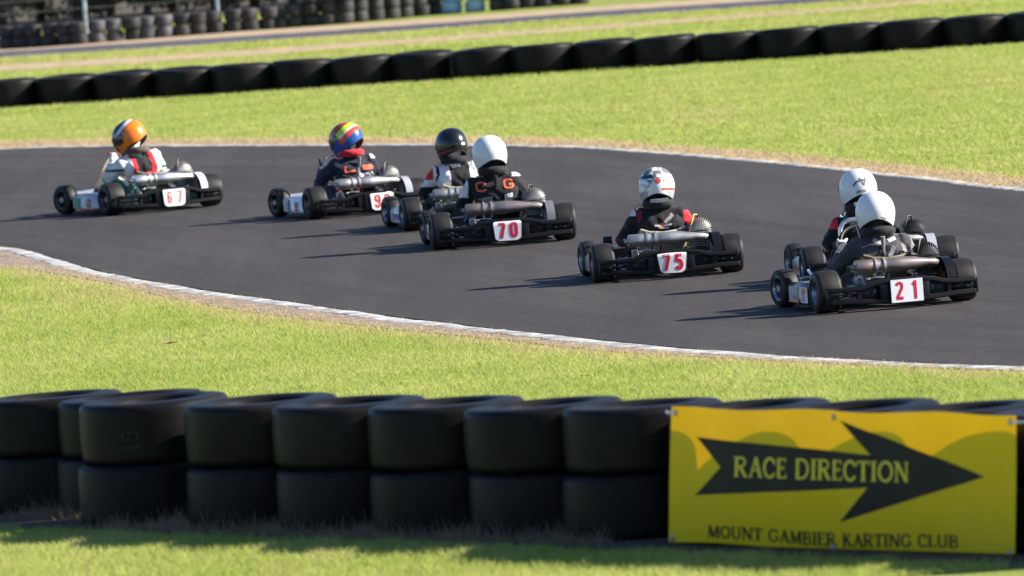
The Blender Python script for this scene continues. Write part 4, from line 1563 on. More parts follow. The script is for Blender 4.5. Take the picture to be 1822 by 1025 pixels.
def kart(spec):
    g0 = ground_at(*spec['px'])
    yaw = R(spec['yaw'])
    root = empty('racing_kart', (g0.x, g0.y, 0.014), yaw)
    root.scale = [spec.get('scale', 1.0)] * 3
    c = {'tube': 'black_tube', 'seat': 'black_seat', 'rim_mat': 'rim_grey', 'guard': 'plastic', 'pod': 'plastic', 'nose': 'plastic', 'fairing': 'plastic',
         'pipe': 'titanium', 'plate': 'square', 'head': 'alloy', 'lead': 'black_lead', 'sprocket': 'alloy', 'num_h': .105, 'num_w': .19, 'num_sx': .9, 'gap': .085}
    c.update(spec)

    def put_part(name, key, ma, parent=root, loc=(0, 0, 0), rot=(0, 0, 0)):
        return link(name, K[key], M[ma], parent, loc, rot)
    def pair(name, key, ma):
        put_part(name, key, ma)
        put_part(name, key, ma).scale = (-1, 1, 1)
    put_part('frame', 'frame', c['tube'])
    put_part('floor_tray', 'floor', 'grey_tube')
    put_part('axle', 'axle', 'steel')
    st_ = R(c.get('steer', 8))
    for s in (-1, 1):
        flip = math.pi if s > 0 else 0
        w = put_part('wheel', 'hub', 'alloy', root, (s * .473, 0, RT), (0, 0, flip))
        put_part('tyre', 'rear_tyre', 'slick', w)
        put_part('rim', 'rear_rim', c['rim_mat'], w)
        w = put_part('wheel', 'hub', 'alloy', root, (s * .455, 1.03, FT), (0, 0, flip + st_))
        put_part('tyre', 'front_tyre', 'slick', w)
        put_part('rim', 'front_rim', c['rim_mat'], w)
    b = put_part('rear_bumper', 'bumper', 'plastic')
    b.scale = (c.get('bumper_w', .935), 1, 1)
    for bx, bz in ((-.47, .112), (-.40, .112), (-.27, .118), (-.21, .112), (.27, .118), (.21, .112), (.41, .112), (.48, .112)):
        put_part('bolt', 'bolt', 'bolt', b, (bx, -.2045 if abs(bx) > .4 else (-.2318 if abs(bx) == .36 else -.2025), bz))
    pair('bumper_bracket', 'bumper_bracket', c['tube'])
    if c.get('num'):
        p = put_part('number_plate', 'plate_' + c['plate'], 'white_plate', root, (c.get('plate_dx', 0), 0, 0))
        hN = c['num_h']
        for k, ch in enumerate(c['num']):
            dm = digit_mesh(ch, c['plate'], (k - .5) * c['gap'], hN, c['num_w'], c['num_sx'], c.get('num_cy', 0))
            link('digit_' + {'0': 'zero', '1': 'one', '2': 'two', '5': 'five', '6': 'six', '7': 'seven', '9': 'nine'}[ch], dm, M[c.get('num_mat', 'red')], p)
    for key in ('pod_l', 'pod_r'):
        pd = put_part('side_pod', key, c['pod'])
        if key == 'pod_l' and c.get('decals'):
            for q, (nm, y0, y1, z0, z1, ma) in enumerate(c['decals']):
                me = MB().box((-.5215 - .0004 * q, (y0 + y1) / 2, (z0 + z1) / 2), (.0025, y1 - y0, z1 - z0)).mesh('decal', smooth=False)
                link(nm, me, M[ma], pd)
            if c.get('side_num'):
                mb = MB()
                y0, h0 = c.get('side_at', (.36, .085))
                for k, ch in enumerate(c['side_num']):
                    # read from outside: text runs towards the rear of the kart on the left side
                    strokes(mb, put(DIGIT[ch], k * h0 * .62, .0, h0, .9, .2), lambda a, b_, d: (-.5245 - d, y0 - a, .065 + b_), .001)
                link('side_number', mb.mesh('side_number', smooth=False), M[c.get('num_mat', 'red')], pd)
    put_part('side_bar', 'side_bar', c.get('bar', c['tube']))
    put_part('nose_cone', 'nose', c['nose'])
    put_part('steering_fairing', 'fairing', c['fairing']).scale = (1, 1, c.get('fair_z', .9))
    put_part('seat', 'seat', c['seat'])
    put_part('seat_rim', 'seat_rim', c['seat'])
    pair('seat_stay', 'seat_stay', c.get('stay', c['tube']))
    put_part('steering_wheel', 'steering_wheel', 'plastic2')
    put_part('steering_column', 'steering_column', 'steel')
    put_part('fuel_tank', 'tank', 'fuel')
    pair('pedal', 'pedals', 'steel')
    pair('track_rod', 'track_rod', 'steel')
    e = put_part('engine', 'engine', 'dark_alloy')
    put_part('barrel', 'barrel', 'dark_alloy', e, (EX, EY, .195))
    for k in range(8):
        put_part('cylinder_fin', 'fin', c['head'], e, (EX, EY, .212 + k * .0158))
    put_part('cylinder_head', 'head_core', 'dark_alloy', e, (EX, EY, .325))
    for k in range(15):
        a = (k - 7) / 7
        f_ = put_part('head_fin', 'head_fin', c['head'], e, (EX + .022 * a, EY, .328), (0, a * R(78), 0))
        f_.scale = (1, .95, .84 - .08 * a * a)
    put_part('spark_plug', 'plug', 'dark_alloy', e, (EX, EY, .396))
    put_part('spark_lead', 'lead', c['lead'], e)
    put_part('carburettor', 'carb', 'dark_alloy', e)
    ex = put_part('exhaust', 'silencer', c['pipe'])
    put_part('expansion_chamber', 'chamber', c['pipe'], ex)
    put_part('header_pipe', 'header', c['pipe'], ex)
    put_part('clamp', 'clamp', 'steel', ex, (-.145, 0, 0))
    put_part('clamp', 'clamp', 'steel', ex, (-.085, 0, 0))
    put_part('tail_pipe', 'tail', 'dark_alloy', ex)
    put_part('exhaust_cradle', 'cradle', c['tube'], ex)
    put_part('exhaust_cradle', 'cradle', c['tube'], ex, (.06, 0, 0))
    put_part('sprocket', 'sprocket', c['sprocket'], root, (.325, 0, RT))
    put_part('chain_guard', 'chain_guard', c['guard'], root, (.362, .01, RT + .02))
    put_part('chain', 'chain', 'dark_alloy')
    put_part('brake_disc', 'disc', 'steel')
    put_part('brake_caliper', 'caliper', c.get('caliper', 'alloy'))
    put_part('axle_bearing', 'bearing', 'alloy')
    put_part('axle_bearing', 'bearing', 'alloy', root, (.48, 0, 0))
    put_part('brake_hose', 'hose', c.get('hose', 'black_lead'))
    put_part('brace_bolt', 'lever', 'bright')
    tag(root, spec['label'], 'go-kart', 'racing karts on the track')
    return root

# ------------------------------------------------------------------ drivers
HA, HB, HC = .133, .162, .145      # helmet half width, half length, height above centre


def helmet_pt(phi, u, s=1.0):
    """phi 0 = right, 90 deg = front; u 0 = crown .. 1 = lower edge"""
    back = math.exp(-((((math.degrees(phi) + 90 + 180) % 360) - 180) / 56) ** 2)
    front = math.exp(-((((math.degrees(phi) - 90 + 180) % 360) - 180) / 48) ** 2)
    amax = R(133 - 20 * back + 4 * front)
    a = amax * u
    r = math.sin(a) ** .84 if a < math.pi / 2 else 1 - .22 * ((a - math.pi / 2) / R(45)) ** 1.6
    z = math.cos(a) * HC if a < math.pi / 2 else -math.sin(a - math.pi / 2) * HC * 1.12
    chin = front * max(0, (a - R(88)) / R(48)) * .022
    x = HA * r * math.cos(phi)
    y = HB * r * math.sin(phi) * (1 + .0 * back) + chin
    if y < 0:
        y *= .93
    return Vector((x * s, y * s, z * s))


NP, NQ = 112, 72
hv = [helmet_pt(2 * math.pi * i / NP, j / NQ) for j in range(1, NQ + 1) for i in range(NP)]
hf_ = [((j) * NP + i, (j) * NP + (i + 1) % NP, (j + 1) * NP + (i + 1) % NP, (j + 1) * NP + i) for j in range(NQ - 1) for i in range(NP)]
hv.append(helmet_pt(0, 0))
hf_ += [(len(hv) - 1, (i + 1) % NP, i) for i in range(NP)]
# turned-in lower edge and a closed lining
o_ = len(hv)
hv += [helmet_pt(2 * math.pi * i / NP, 1.0, .90) for i in range(NP)]
lst = (NQ - 1) * NP
hf_ += [(lst + i, lst + (i + 1) % NP, o_ + (i + 1) % NP, o_ + i) for i in range(NP)]
N_SHELL = len(hf_)
hv.append(Vector((0, 0, .02)))
hf_ += [(o_ + i, o_ + (i + 1) % NP, len(hv) - 1) for i in range(NP)]


def helmet_mesh(pattern, mats):
    me = MB().add(hv, hf_).mesh('helmet', angle=70, recalc=False)
    me.flip_normals()
    me.materials.clear()
    for k in mats + ['gasket', 'lining']:
        me.materials.append(M[k])
    nm = len(mats)
    idx = []
    for i, p in enumerate(me.polygons):
        if i >= N_SHELL:
            idx.append(nm + 1)
        elif i >= N_SHELL - NP or (lst - 2 * NP <= p.vertices[0] < lst + NP and len(p.vertices) == 4 and p.vertices[0] >= lst - 3 * NP):
            idx.append(nm)
        else:
            c = p.center
            idx.append(pattern(c.x, c.y, c.z))
    me.polygons.foreach_set('material_index', idx)
    me.update()
    return me


vi = MB()
nvx, nvz = 40, 10
for s in (1.0, 1.022):
    for j in range(nvz + 1):
        for i in range(nvx + 1):
            phi = R(90 - 82 + 164 * i / nvx)
            side = abs(i / nvx * 2 - 1)
            u0, u1 = .50 + .05 * side, .735 - .05 * side ** 3
            vi.v.append(helmet_pt(phi, u0 + (u1 - u0) * j / nvz, s))
o_ = (nvx + 1) * (nvz + 1)
vi.f += [(o_ + j * (nvx + 1) + i, o_ + j * (nvx + 1) + i + 1, o_ + (j + 1) * (nvx + 1) + i + 1, o_ + (j + 1) * (nvx + 1) + i) for j in range(nvz) for i in range(nvx)]
ring = [i for i in range(nvx + 1)] + [j * (nvx + 1) + nvx for j in range(1, nvz + 1)] + [nvz * (nvx + 1) + i for i in range(nvx - 1, -1, -1)] + [j * (nvx + 1) for j in range(nvz - 1, 0, -1)]
for a, c in zip(ring, ring[1:] + ring[:1]):
    vi.f.append((a, c, c + o_, a + o_))
K['visor'] = vi.mesh('visor', angle=50)

# foam neck collar: thick open-fronted ring, higher at the back
col_pts, col_r = [], []
for k in range(25):
    a = R(-90 - 160 + 320 * k / 24)
    col_pts.append((.086 * math.cos(a), .082 * math.sin(a), .010 - .026 * math.sin(a)))
    col_r.append(.033 if 1 < k < 23 else .024)
K['collar'] = MB().tube(col_pts, col_r, 12).mesh('neck_collar', angle=60)
K['collar_strap'] = MB().tube([(.0, -.128, .012), (.0, -.138, -.05), (0, -.132, -.13)], [.016, .014, .010], 8).mesh('collar_strap')


def capsule(mb, a, b, ra, rb, n=14):
    a, b = Vector(a), Vector(b)
    d = b - a
    L_ = max(d.length, 1e-5)
    t = d / L_ if d.length > 1e-5 else Vector((0, 0, 1))
    pts, rs = [], []
    for k in range(1, 5):
        an = R(-90 + 22.5 * k)
        pts.append(a + t * (ra * math.sin(an)))
        rs.append(ra * math.cos(an))
    for k in range(0, 4):
        an = R(22.5 * k)
        pts.append(b + t * (rb * math.sin(an)))
        rs.append(rb * math.cos(an))
    # keep the stations ordered when the caps overlap
    mb.tube(pts, [max(r, .002) for r in rs], n)


def skeleton(P):
    """joints of a seated driver; P: lean (x of the shoulders), up (extra torso height), fwd, head (x, y, z) offset"""
    lx, up, fw = P.get('lean', 0), P.get('up', 0), P.get('fwd', 0)
    S_ = {}
    S_['pel'] = Vector((0, .27, .135))
    S_['wai'] = Vector((lx * .35, .215 + fw * .3, .265 + up * .4))
    S_['che'] = Vector((lx * .75, .195 + fw * .7, .395 + up * .8))
    S_['nec'] = Vector((lx, .205 + fw, .505 + up))
    S_['hed'] = S_['nec'] + Vector(P.get('head', (0, .02, .15)))
    for s, nm in ((-1, 'l'), (1, 'r')):
        S_['sho' + nm] = Vector((lx + s * .158, .21 + fw, .465 + up - s * lx * .35))
        S_['elb' + nm] = Vector((lx * .6 + s * P.get('elb', .255), P.get('elby', .36) + fw * .6, P.get('elbz', .295) + up * .6))
        S_['wri' + nm] = Vector((s * .150, .625, .392))
        S_['han' + nm] = Vector((s * .140, .675, .410))
        if P.get('hand' + nm):
            d_ = Vector(P['hand' + nm]) - S_['han' + nm]
            S_['han' + nm] += d_
            S_['wri' + nm] += d_
        S_['hip' + nm] = Vector((s * .085, .29, .125))
        S_['kne' + nm] = Vector((s * .17, .68, .28))
        S_['ank' + nm] = Vector((s * .125, 1.0, .115))
        S_['toe' + nm] = Vector((s * .12, 1.08, .17))
    return S_


def body_bones(S_):
    B = []

    def add(nm, a, b, ra, rb):
        B.append((nm, Vector(a), Vector(b), ra, rb))
    X = Vector((1, 0, 0))
    add('pelvis', S_['pel'] - X * .07, S_['pel'] + X * .07, .088, .088)
    add('waist', S_['wai'] - X * .055, S_['wai'] + X * .055, .090, .090)
    add('torso', S_['che'] - X * .082, S_['che'] + X * .082, .096, .096)
    up_ = S_['nec'] - Vector((0, 0, .055))
    add('yoke', S_['shol'] * .72 + up_ * .28, S_['shor'] * .72 + up_ * .28, .066, .066)
    add('torso', S_['wai'], S_['che'], .098, .102)
    add('waist', S_['pel'], S_['wai'], .098, .098)
    add('yoke', S_['che'], up_, .10, .075)
    add('neck', S_['nec'] - Vector((0, 0, .03)), S_['hed'] - Vector((0, 0, .03)), .060, .058)
    add('head', S_['hed'] - Vector((0, 0, .02)), S_['hed'] + Vector((0, .01, .03)), .080, .086)
    for s, nm in ((-1, 'l'), (1, 'r')):
        add('uparm' + nm, S_['sho' + nm], S_['elb' + nm], .068, .053)
        add('forearm' + nm, S_['elb' + nm], S_['wri' + nm], .053, .038)
        add('hand' + nm, S_['wri' + nm], S_['han' + nm], .033, .034)
        h = S_['han' + nm]
        ax = (wt @ Vector((0, 1, 0))).normalized()      # along the wheel rim at the grip
        for k in range(4):
            kb = h + ax * (.032 - .0215 * k) + Vector((s * .012, .020, .006))
            ln = (.020, .024, .022, .018)[k]
            m1 = kb + Vector((-s * .004, ln, -.010))
            m2 = m1 + Vector((-s * .018, .004, -.022))
            m3 = m2 + Vector((-s * .010, -.016, -.006))
            add('glove' + nm, kb, m1, .0100, .0092)
            add('glove' + nm, m1, m2, .0092, .0088)
            add('glove' + nm, m2, m3, .0088, .0080)
        tb = h + Vector((-s * .018, -.012, .014))
        add('glove' + nm, tb, tb + Vector((-s * .020, .022, .016)), .0115, .0105)
        add('glove' + nm, tb + Vector((-s * .020, .022, .016)), tb + Vector((-s * .024, .044, .006)), .0105, .0090)
        add('thigh' + nm, S_['hip' + nm], S_['kne' + nm], .084, .062)
        add('shin' + nm, S_['kne' + nm], S_['ank' + nm], .060, .042)
        add('boot' + nm, S_['ank' + nm], S_['toe' + nm], .044, .034)
    return B


def body_mesh(bones, mats, paint_fn):
    mb = MB()
    for nm, a, b, ra, rb in bones:
        capsule(mb, a, b, ra, rb)
    me = mb.mesh('body_blocks', smooth=False)
    tmp = bpy.data.objects.new('tmp_body', me)
    COL.objects.link(tmp)
    md = tmp.modifiers.new('r', 'REMESH')
    md.mode = 'VOXEL'
    md.voxel_size = 0.0085
    sm = tmp.modifiers.new('s', 'SMOOTH')
    sm.factor = 0.5
    sm.iterations = 5
    dg = bpy.context.evaluated_depsgraph_get()
    out = bpy.data.meshes.new_from_object(tmp.evaluated_get(dg))
    bpy.data.objects.remove(tmp)
    bpy.data.meshes.remove(me)
    n = len(out.polygons)
    nv = len(out.vertices)
    co = np.empty(nv * 3, np.float32)
    out.vertices.foreach_get('co', co)
    co = co.reshape(-1, 3)
    # soft folds in the cloth
    no_ = np.empty(nv * 3, np.float32)
    out.vertices.foreach_get('normal', no_)
    no_ = no_.reshape(-1, 3)
    fold = np.sin(co[:, 2] * 95 + 3 * np.sin(co[:, 0] * 31) + 2 * np.sin(co[:, 1] * 27)) * .0022 + \
        np.sin(co[:, 2] * 41 + co[:, 0] * 55 + 2.2 * np.sin(co[:, 1] * 19)) * .0030
    co += no_ * fold[:, None].astype(np.float32)
    out.vertices.foreach_set('co', co.ravel())
    cen = np.empty(n * 3, np.float32)
    out.polygons.foreach_get('center', cen)
    cen = cen.reshape(-1, 3).astype(np.float64)
    best = np.full(n, 1e9)
    who = np.zeros(n, int)
    names = []
    for i, (nm, a, b, ra, rb) in enumerate(bones):
        a_, b_ = np.array(a), np.array(b)
        d = b_ - a_
        t = np.clip(((cen - a_) @ d) / max(d @ d, 1e-9), 0, 1)
        dist = np.linalg.norm(cen - (a_ + t[:, None] * d), axis=1) - (ra + (rb - ra) * t)
        k = dist < best
        best[k] = dist[k]
        who[k] = i
        names.append(nm)
    nm_arr = np.array(names)[who]
    idx = paint_fn(cen, nm_arr)
    out.materials.clear()
    for k in mats:
        out.materials.append(M[k])
    out.polygons.foreach_set('material_index', idx.astype(np.int32))
    out.shade_smooth()
    out.update()
    return out


def starts(arr, *pre):
    r = np.zeros(len(arr), bool)
    for p in pre:
        r |= np.char.startswith(arr, p)
    return r


def driver(spec, kroot):
    S_ = skeleton(spec['pose'])
    bones = body_bones(S_)
    root = empty('person', kroot.location, kroot.rotation_euler.z)
    root.scale = kroot.scale
    body = link('body', body_mesh(bones, spec['mats'], lambda c, nm: spec['paint'](c, nm, S_)), None, root)
    hp = S_['hed'] + Vector((0, .012, .030))
    hyaw, hpit, hrol = [R(v) for v in spec['head']]
    hm = Matrix.Rotation(hyaw, 3, 'Z') @ Matrix.Rotation(hpit, 3, 'X') @ Matrix.Rotation(hrol, 3, 'Y')
    h = link('helmet', helmet_mesh(spec['hpat'], spec['hmats']), None, root, hp, hm.to_euler())
    link('visor', K['visor'], M['visor'], h)
    for nm, ma, lines in spec.get('emblems', []):
        mb = MB()
        # a: degrees to the right of the back centre, b: crown (0) to lower edge (1)
        strokes(mb, lines, lambda a, b, d: helmet_pt(R(-90 + a * 90), b, 1.006 + d), .001)
        link(nm, mb.mesh(nm, smooth=False), M[ma], h)
    cm = Matrix.Rotation(hyaw * .3, 3, 'Z') @ Matrix.Rotation(R(14), 3, 'X')
    cl = link('neck_collar', K['collar'], M[spec.get('collar', 'collar')], root, S_['nec'] + Vector((0, .010, .042)), cm.to_euler())
    if spec.get('tab'):
        lb = MB()
        for q in range(6):
            lb.box((-.055 + .022 * q, -.109 + .0025 * abs(q - 2.5) ** 1.6, .066), (.023, .004, .026))
        link('collar_label', lb.mesh('collar_label', smooth=False), M['patch'], cl)
    if spec.get('strap'):
        link('collar_strap', K['collar_strap'], M[spec['strap']], cl)
    if spec.get('back'):
        bvh = BVHTree.FromPolygons([v.co for v in body.data.vertices], [p.vertices for p in body.data.polygons])
        cx, cz = S_['che'].x, S_['che'].z

        def place(a, b, d):
            hit = bvh.ray_cast(Vector((cx + a, -.4, cz + b)), Vector((0, 1, 0)))
            y = hit[0].y if hit[0] else .12
            return (cx + a, y - .004 - d, cz + b)
        for nm, ma, lines in spec['back']:
            mb = MB()
            fine = []
            for pts, w in lines:          # thin ribbons side by side so that wide patches follow the back
                if w > .03:
                    k = int(math.ceil(w / .022))
                    (x0, z0), (x1, z1) = pts[0], pts[-1]
                    for q in range(k):
                        dz = (-w / 2 + w * (q + .5) / k)
                        fine.append(([(x0, z0 + dz), (x1, z1 + dz)], w / k * 1.04))
                else:
                    fine.append((pts, w))
            strokes(mb, fine, place, .0015)
            link(nm, mb.mesh(nm, smooth=False), M[ma], root)
    tag(root, spec['label'], 'person', 'kart drivers')
    return root


def suit(base, rules):
    """rules: (material index, function(c, names, joints) -> mask) applied in order"""
    def f(c, nm, S_):
        idx = np.full(len(c), base)
        for k, fn in rules:
            idx[fn(c, nm, S_)] = k
        return idx
    return f


hands = lambda c, n, s: starts(n, 'hand', 'glove')
boots = lambda c, n, s: starts(n, 'boot')
DG = lambda ch, x, z, h, sx, w: put(DIGIT[ch], x, z, h, sx, w)

# ------------------------------------------------------------------ the seven karts, near to far
k21 = kart(dict(px=(1593, 549), yaw=14.5, num='21', plate='square', num_h=.125, num_sx=.72, num_w=.15, gap=.105, seat='olive_seat', rim_mat='rim_grey', pipe='titanium',
                head='dark_alloy', sprocket='gold', guard='plastic', pod='hblack', tube='grey_tube', bar='chrome', hose='blue_hose', steer=10,
                decals=[('sticker', .50, .70, .06, .160, 'hsilver'), ('sticker', .52, .62, .07, .10, 'hgrey'), ('stripe', .49, .72, .052, .062, 'orange'),
                        ('number_panel', .27, .43, .055, .160, 'white_plate'), ('badge', .30, .40, .125, .155, 'orange')],
                side_num='21', side_at=(.405, .065),
                label='black kart with white number 21 plate, nearest to the camera'))
link('side_rail', MB().tube([(-.44, .28, .19), (-.47, .30, .235), (-.45, .44, .255), (-.40, .62, .255), (-.36, .64, .22)], .011, 8).mesh('side_rail'), M['chrome'], k21)
kA = kart(dict(px=(1568, 503), yaw=6, num='', seat='black_seat', rim_mat='rim_grey', guard='hsilver', tube='grey_tube', pod='hsilver', pipe='steel', head='dark_alloy',
               decals=[('stripe', .3, .65, .09, .12, 'hred')], steer=4,
               label='kart with silver hoop and silver chain guard behind the number 21 kart'))
link('seat_hoop', MB().tube([(-.245, .02, .20), (-.262, .02, .30), (-.258, .02, .385), (-.235, .02, .425), (-.19, .02, .442), (-.05, .02, .448)], .017, 10).mesh('seat_hoop'), M['bright'], kA)
k75 = kart(dict(px=(1189, 496), yaw=6.2, num='75', plate='round', num_h=.118, num_sx=.85, num_w=.21, gap=.092, seat='cream', rim_mat='rim_grey', pipe='steel', head='alloy',
                guard='plastic', lead='yellow_lead', pod='plastic', tube='black_tube', stay='cream', steer=4,
                label='black kart with rounded white number 75 plate in mid track'))
link('side_box', MB().box((-.375, .42, .275), (.065, .05, .07), .008).box((-.375, .393, .275), (.045, .006, .05), .002).mesh('side_box'), M['plastic'], k75)
k70 = kart(dict(px=(897, 438), yaw=6.5, scale=1.05, num='70', plate='taper', num_h=.120, num_sx=.82, num_w=.20, gap=.092, seat='black_seat', rim_mat='rim_dark', pipe='titanium', head='alloy',
                guard='hgrey', pod='hblack', tube='black_tube', steer=5, hose='blue_hose',
                label='black kart with white number 70 plate'))
kB = kart(dict(px=(832, 405), yaw=11, num='', seat='cream', rim_mat='rim_grey', pipe='steel', head='alloy', guard='plastic', pod='hsilver', tube='green_tube', steer=6,
               decals=[('stripe', .3, .6, .08, .13, 'hblue')],
               label='kart with cream seat half hidden behind the number 70 kart'))
k92 = kart(dict(px=(653, 384), yaw=20, bumper_w=.87, plate_dx=.05, fair_z=.72, num='92', plate='taper', num_h=.125, num_sx=.74, num_w=.16, gap=.088, seat='black_seat', rim_mat='rim_bronze', pipe='steel', head='alloy',
                guard='hsilver', pod='white', tube='red_tube', steer=10, num_mat='red2', fairing='plastic', nose='hsilver',
                decals=[('sticker', .56, .68, .06, .15, 'hsilver'), ('stripe', .55, .60, .055, .16, 'hblue')], side_num='92', side_at=(.42, .08),
                label='black kart with white number 92 plate and white side pods'))
k67 = kart(dict(px=(288, 377), yaw=26.5, bumper_w=.88, scale=1.05, num='67', plate='taper', num_h=.110, num_sx=.70, num_w=.13, gap=.095, seat='olive_seat', rim_mat='rim_dark', pipe='bright', head='alloy',
                guard='white', pod='hsilver', tube='green_tube', steer=14, num_mat='red2', fairing='cream', nose='hsilver',
                decals=[('sticker', .58, .70, .06, .15, 'green_tube'), ('sticker', .40, .52, .06, .155, 'white_plate'), ('stripe', .27, .68, .048, .06, 'hred')], side_num='67', side_at=(.44, .075),
                label='leading kart with green frame and white number 67 plate'))

# ------------------------------------------------------------------ the seven drivers
white_hat = lambda x, y, z: 0
near_back = lambda c, s, dz0, dz1, hw_: (c[:, 1] < s['che'].y + .02) & (np.abs(c[:, 0] - s['che'].x) < hw_) & (c[:, 2] > s['che'].z + dz0) & (c[:, 2] < s['che'].z + dz1)

driver(dict(pose=dict(lean=-.01, up=-.060, fwd=.02, elb=.27, head=(0, .03, .145)), head=(-12, -8, 0), hpat=white_hat, hmats=['white'], collar='collar', strap='f_grey',
            emblems=[('sticker', 'hgrey', [([(.12, .93), (.34, .94)], .018), ([(.16, .965), (.26, .968)], .010)])],
            mats=['f_charcoal', 'f_grey', 'f_yellow', 'f_white', 'boot'],
            paint=suit(0, [(1, lambda c, n, s: starts(n, 'forearml') & (c[:, 2] < s['elbl'].z + .01)),
                           (1, lambda c, n, s: starts(n, 'uparmr') & (c[:, 0] > .20)),
                           (1, lambda c, n, s: starts(n, 'yoke', 'torso') & (c[:, 0] > s['che'].x + .13)),
                           (2, lambda c, n, s: near_back(c, s, -.125, -.095, .3) & ~starts(n, 'uparm', 'fore')), (3, hands), (4, boots)]),
            back=[('shoulder_tab', 'patch', [([(-.06, .10), (.0, .07)], .028)]), ('shoulder_tab', 'patch', [([(.04, .085), (.10, .10)], .022)]),
                  ('back_patch', 'f_grey', [([(.03, -.02), (.07, .05)], .03)]), ('yellow_badge', 'f_yellow', [([(.085, -.05), (.105, -.05)], .018)]),
                  ('harness', 'f_black', [([(-.03, .06), (-.02, -.06)], .02), ([(.03, .06), (.02, -.06)], .02)])],
            label='driver in white helmet and charcoal suit in the number 21 kart'), k21)

driver(dict(pose=dict(lean=-.07, up=-.045, fwd=.03, elb=.25, head=(-.005, .03, .15)), head=(6, -10, 0), hpat=white_hat, hmats=['white'], collar='collar', tab=1,
            emblems=[('wing_emblem', 'hgrey', [([(-.34, .74), (-.20, .66), (.0, .64), (.20, .66), (.36, .74)], .06), ([(-.10, .57), (.03, .78)], .05), ([(.14, .54), (.03, .78)], .05)]),
                     ('badge', 'patch2', [([(-.26, .90), (.10, .90)], .06)])],
            mats=['f_black', 'f_red', 'f_green', 'f_white', 'boot'],
            paint=suit(0, [(1, lambda c, n, s: starts(n, 'uparml', 'yoke') & (c[:, 0] < s['shol'].x - .02) & (c[:, 2] > s['shol'].z - .02)),
                           (2, lambda c, n, s: starts(n, 'yoke') & (c[:, 0] < s['shol'].x + .05) & (c[:, 0] > s['shol'].x + .01) & (c[:, 2] > s['shol'].z)), (3, hands), (4, boots)]),
            label='driver in white helmet with dark wing emblem behind the number 21 driver'), kA)


def pat75(x, y, z):
    if (x - .004) ** 2 + (z - .035) ** 2 < .018 ** 2 and y < 0:
        return 2
    if (x - .004) ** 2 + (z - .035) ** 2 < .025 ** 2 and y < 0:
        return 1
    if z > .085:
        return 1 if math.sin(x * 46 + 1.2) * math.sin(y * 40 + .8) > .02 else (5 if math.sin(x * 70) > .5 else 0)
    if .06 < z <= .085 and x < -.0:
        return 4 if x < -.03 else 1
    if .058 < z <= .064:
        return 3
    if x > .03 and -.035 < z < -.02 and y < .05:
        return 2
    if abs(z - (.02 - 1.2 * (abs(x) - .05))) < .006 and x < 0:
        return 1
    if abs(abs(x) - .055) < .012 and abs(z - .037) < .010 and y < 0:
        return 1
    if z < -.035 and abs(x) > .07:
        return 5
    if x < -.06 and -.01 < z < .055 and math.sin(z * 120 + x * 60) > .2:
        return 5
    return 0


driver(dict(pose=dict(lean=-.005, up=-.030, fwd=.0, elb=.265, head=(.0, .02, .145)), head=(-5, -6, 0), hpat=pat75, hmats=['white', 'hgrey', 'hred', 'hblack', 'hgreen', 'hsilver'], collar='collar', tab=1,
            emblems=[],
            mats=['f_black', 'f_red', 'f_dkred', 'f_white', 'boot'],
            paint=suit(0, [(1, lambda c, n, s: starts(n, 'uparmr', 'yoke') & (c[:, 0] > s['shor'].x + .015) & (c[:, 2] > s['shor'].z - .075) & (c[:, 2] < s['shor'].z + .03)),
                           (2, lambda c, n, s: starts(n, 'uparml') & (c[:, 2] > s['shol'].z - .06) & (c[:, 0] > s['shol'].x - .01)),
                           (3, lambda c, n, s: starts(n, 'uparml', 'yoke') & (c[:, 0] < s['shol'].x - .02) & (c[:, 2] > s['shol'].z + .02)),
                           (2, lambda c, n, s: starts(n, 'forearml', 'uparml') & (c[:, 2] < s['elbl'].z + .01)), (2, hands), (4, boots)]),
            back=[('chest_logo', 'patch', [([(-.055, .005), (-.01, .0)], .014), ([(.012, .0), (.07, .006)], .014)]), ('logo_centre', 'f_orange', [([(-.012, .004), (.014, .004)], .03)]),
                  ('back_stripe', 'f_grey', [([(.02, .02), (.05, .045), (.075, .06)], .024), ([(.07, .065), (.09, .075)], .028)]),
                  ('label_patch', 'patch2', [([(-.03, -.01), (.05, -.02)], .016)])],
            label='driver in silver and white helmet with red dot in the number 75 kart'), k75)
p75 = None

driver(dict(pose=dict(lean=-.02, up=.0, fwd=.0, elb=.255, head=(-.012, .02, .15)), head=(8, -8, -3), hpat=white_hat, hmats=['white'], collar='collar', strap='plastic2',
            emblems=[('sticker', 'hsilver', [([(.30, .60), (.44, .61)], .020), ([(.34, .74), (.46, .75)], .014)])],
            mats=['f_black', 'f_white', 'f_grey', 'f_black', 'boot'],
            paint=suit(0, [(1, lambda c, n, s: starts(n, 'uparmr', 'yoke') & (c[:, 0] > s['shor'].x - .02) & (c[:, 2] > s['shor'].z + .035)),
                           (1, lambda c, n, s: starts(n, 'uparml') & (c[:, 0] < s['shol'].x - .045) & (c[:, 2] > s['shol'].z - .09)), (4, boots)]),
            back=[('letter_c', 'f_orange', DG('C', -.152, .012, .080, 1.75, .19)), ('letter_g', 'f_orange', DG('G', .062, .022, .078, 1.75, .19)),
                  ('back_panel', 'f_grey', [([(-.115, -.055), (-.035, -.05)], .045)]), ('back_panel', 'f_white', [([(.06, -.045), (.125, -.035)], .05)])],
            label='driver in plain white helmet and black suit lettered C G in the number 70 kart'), k70)

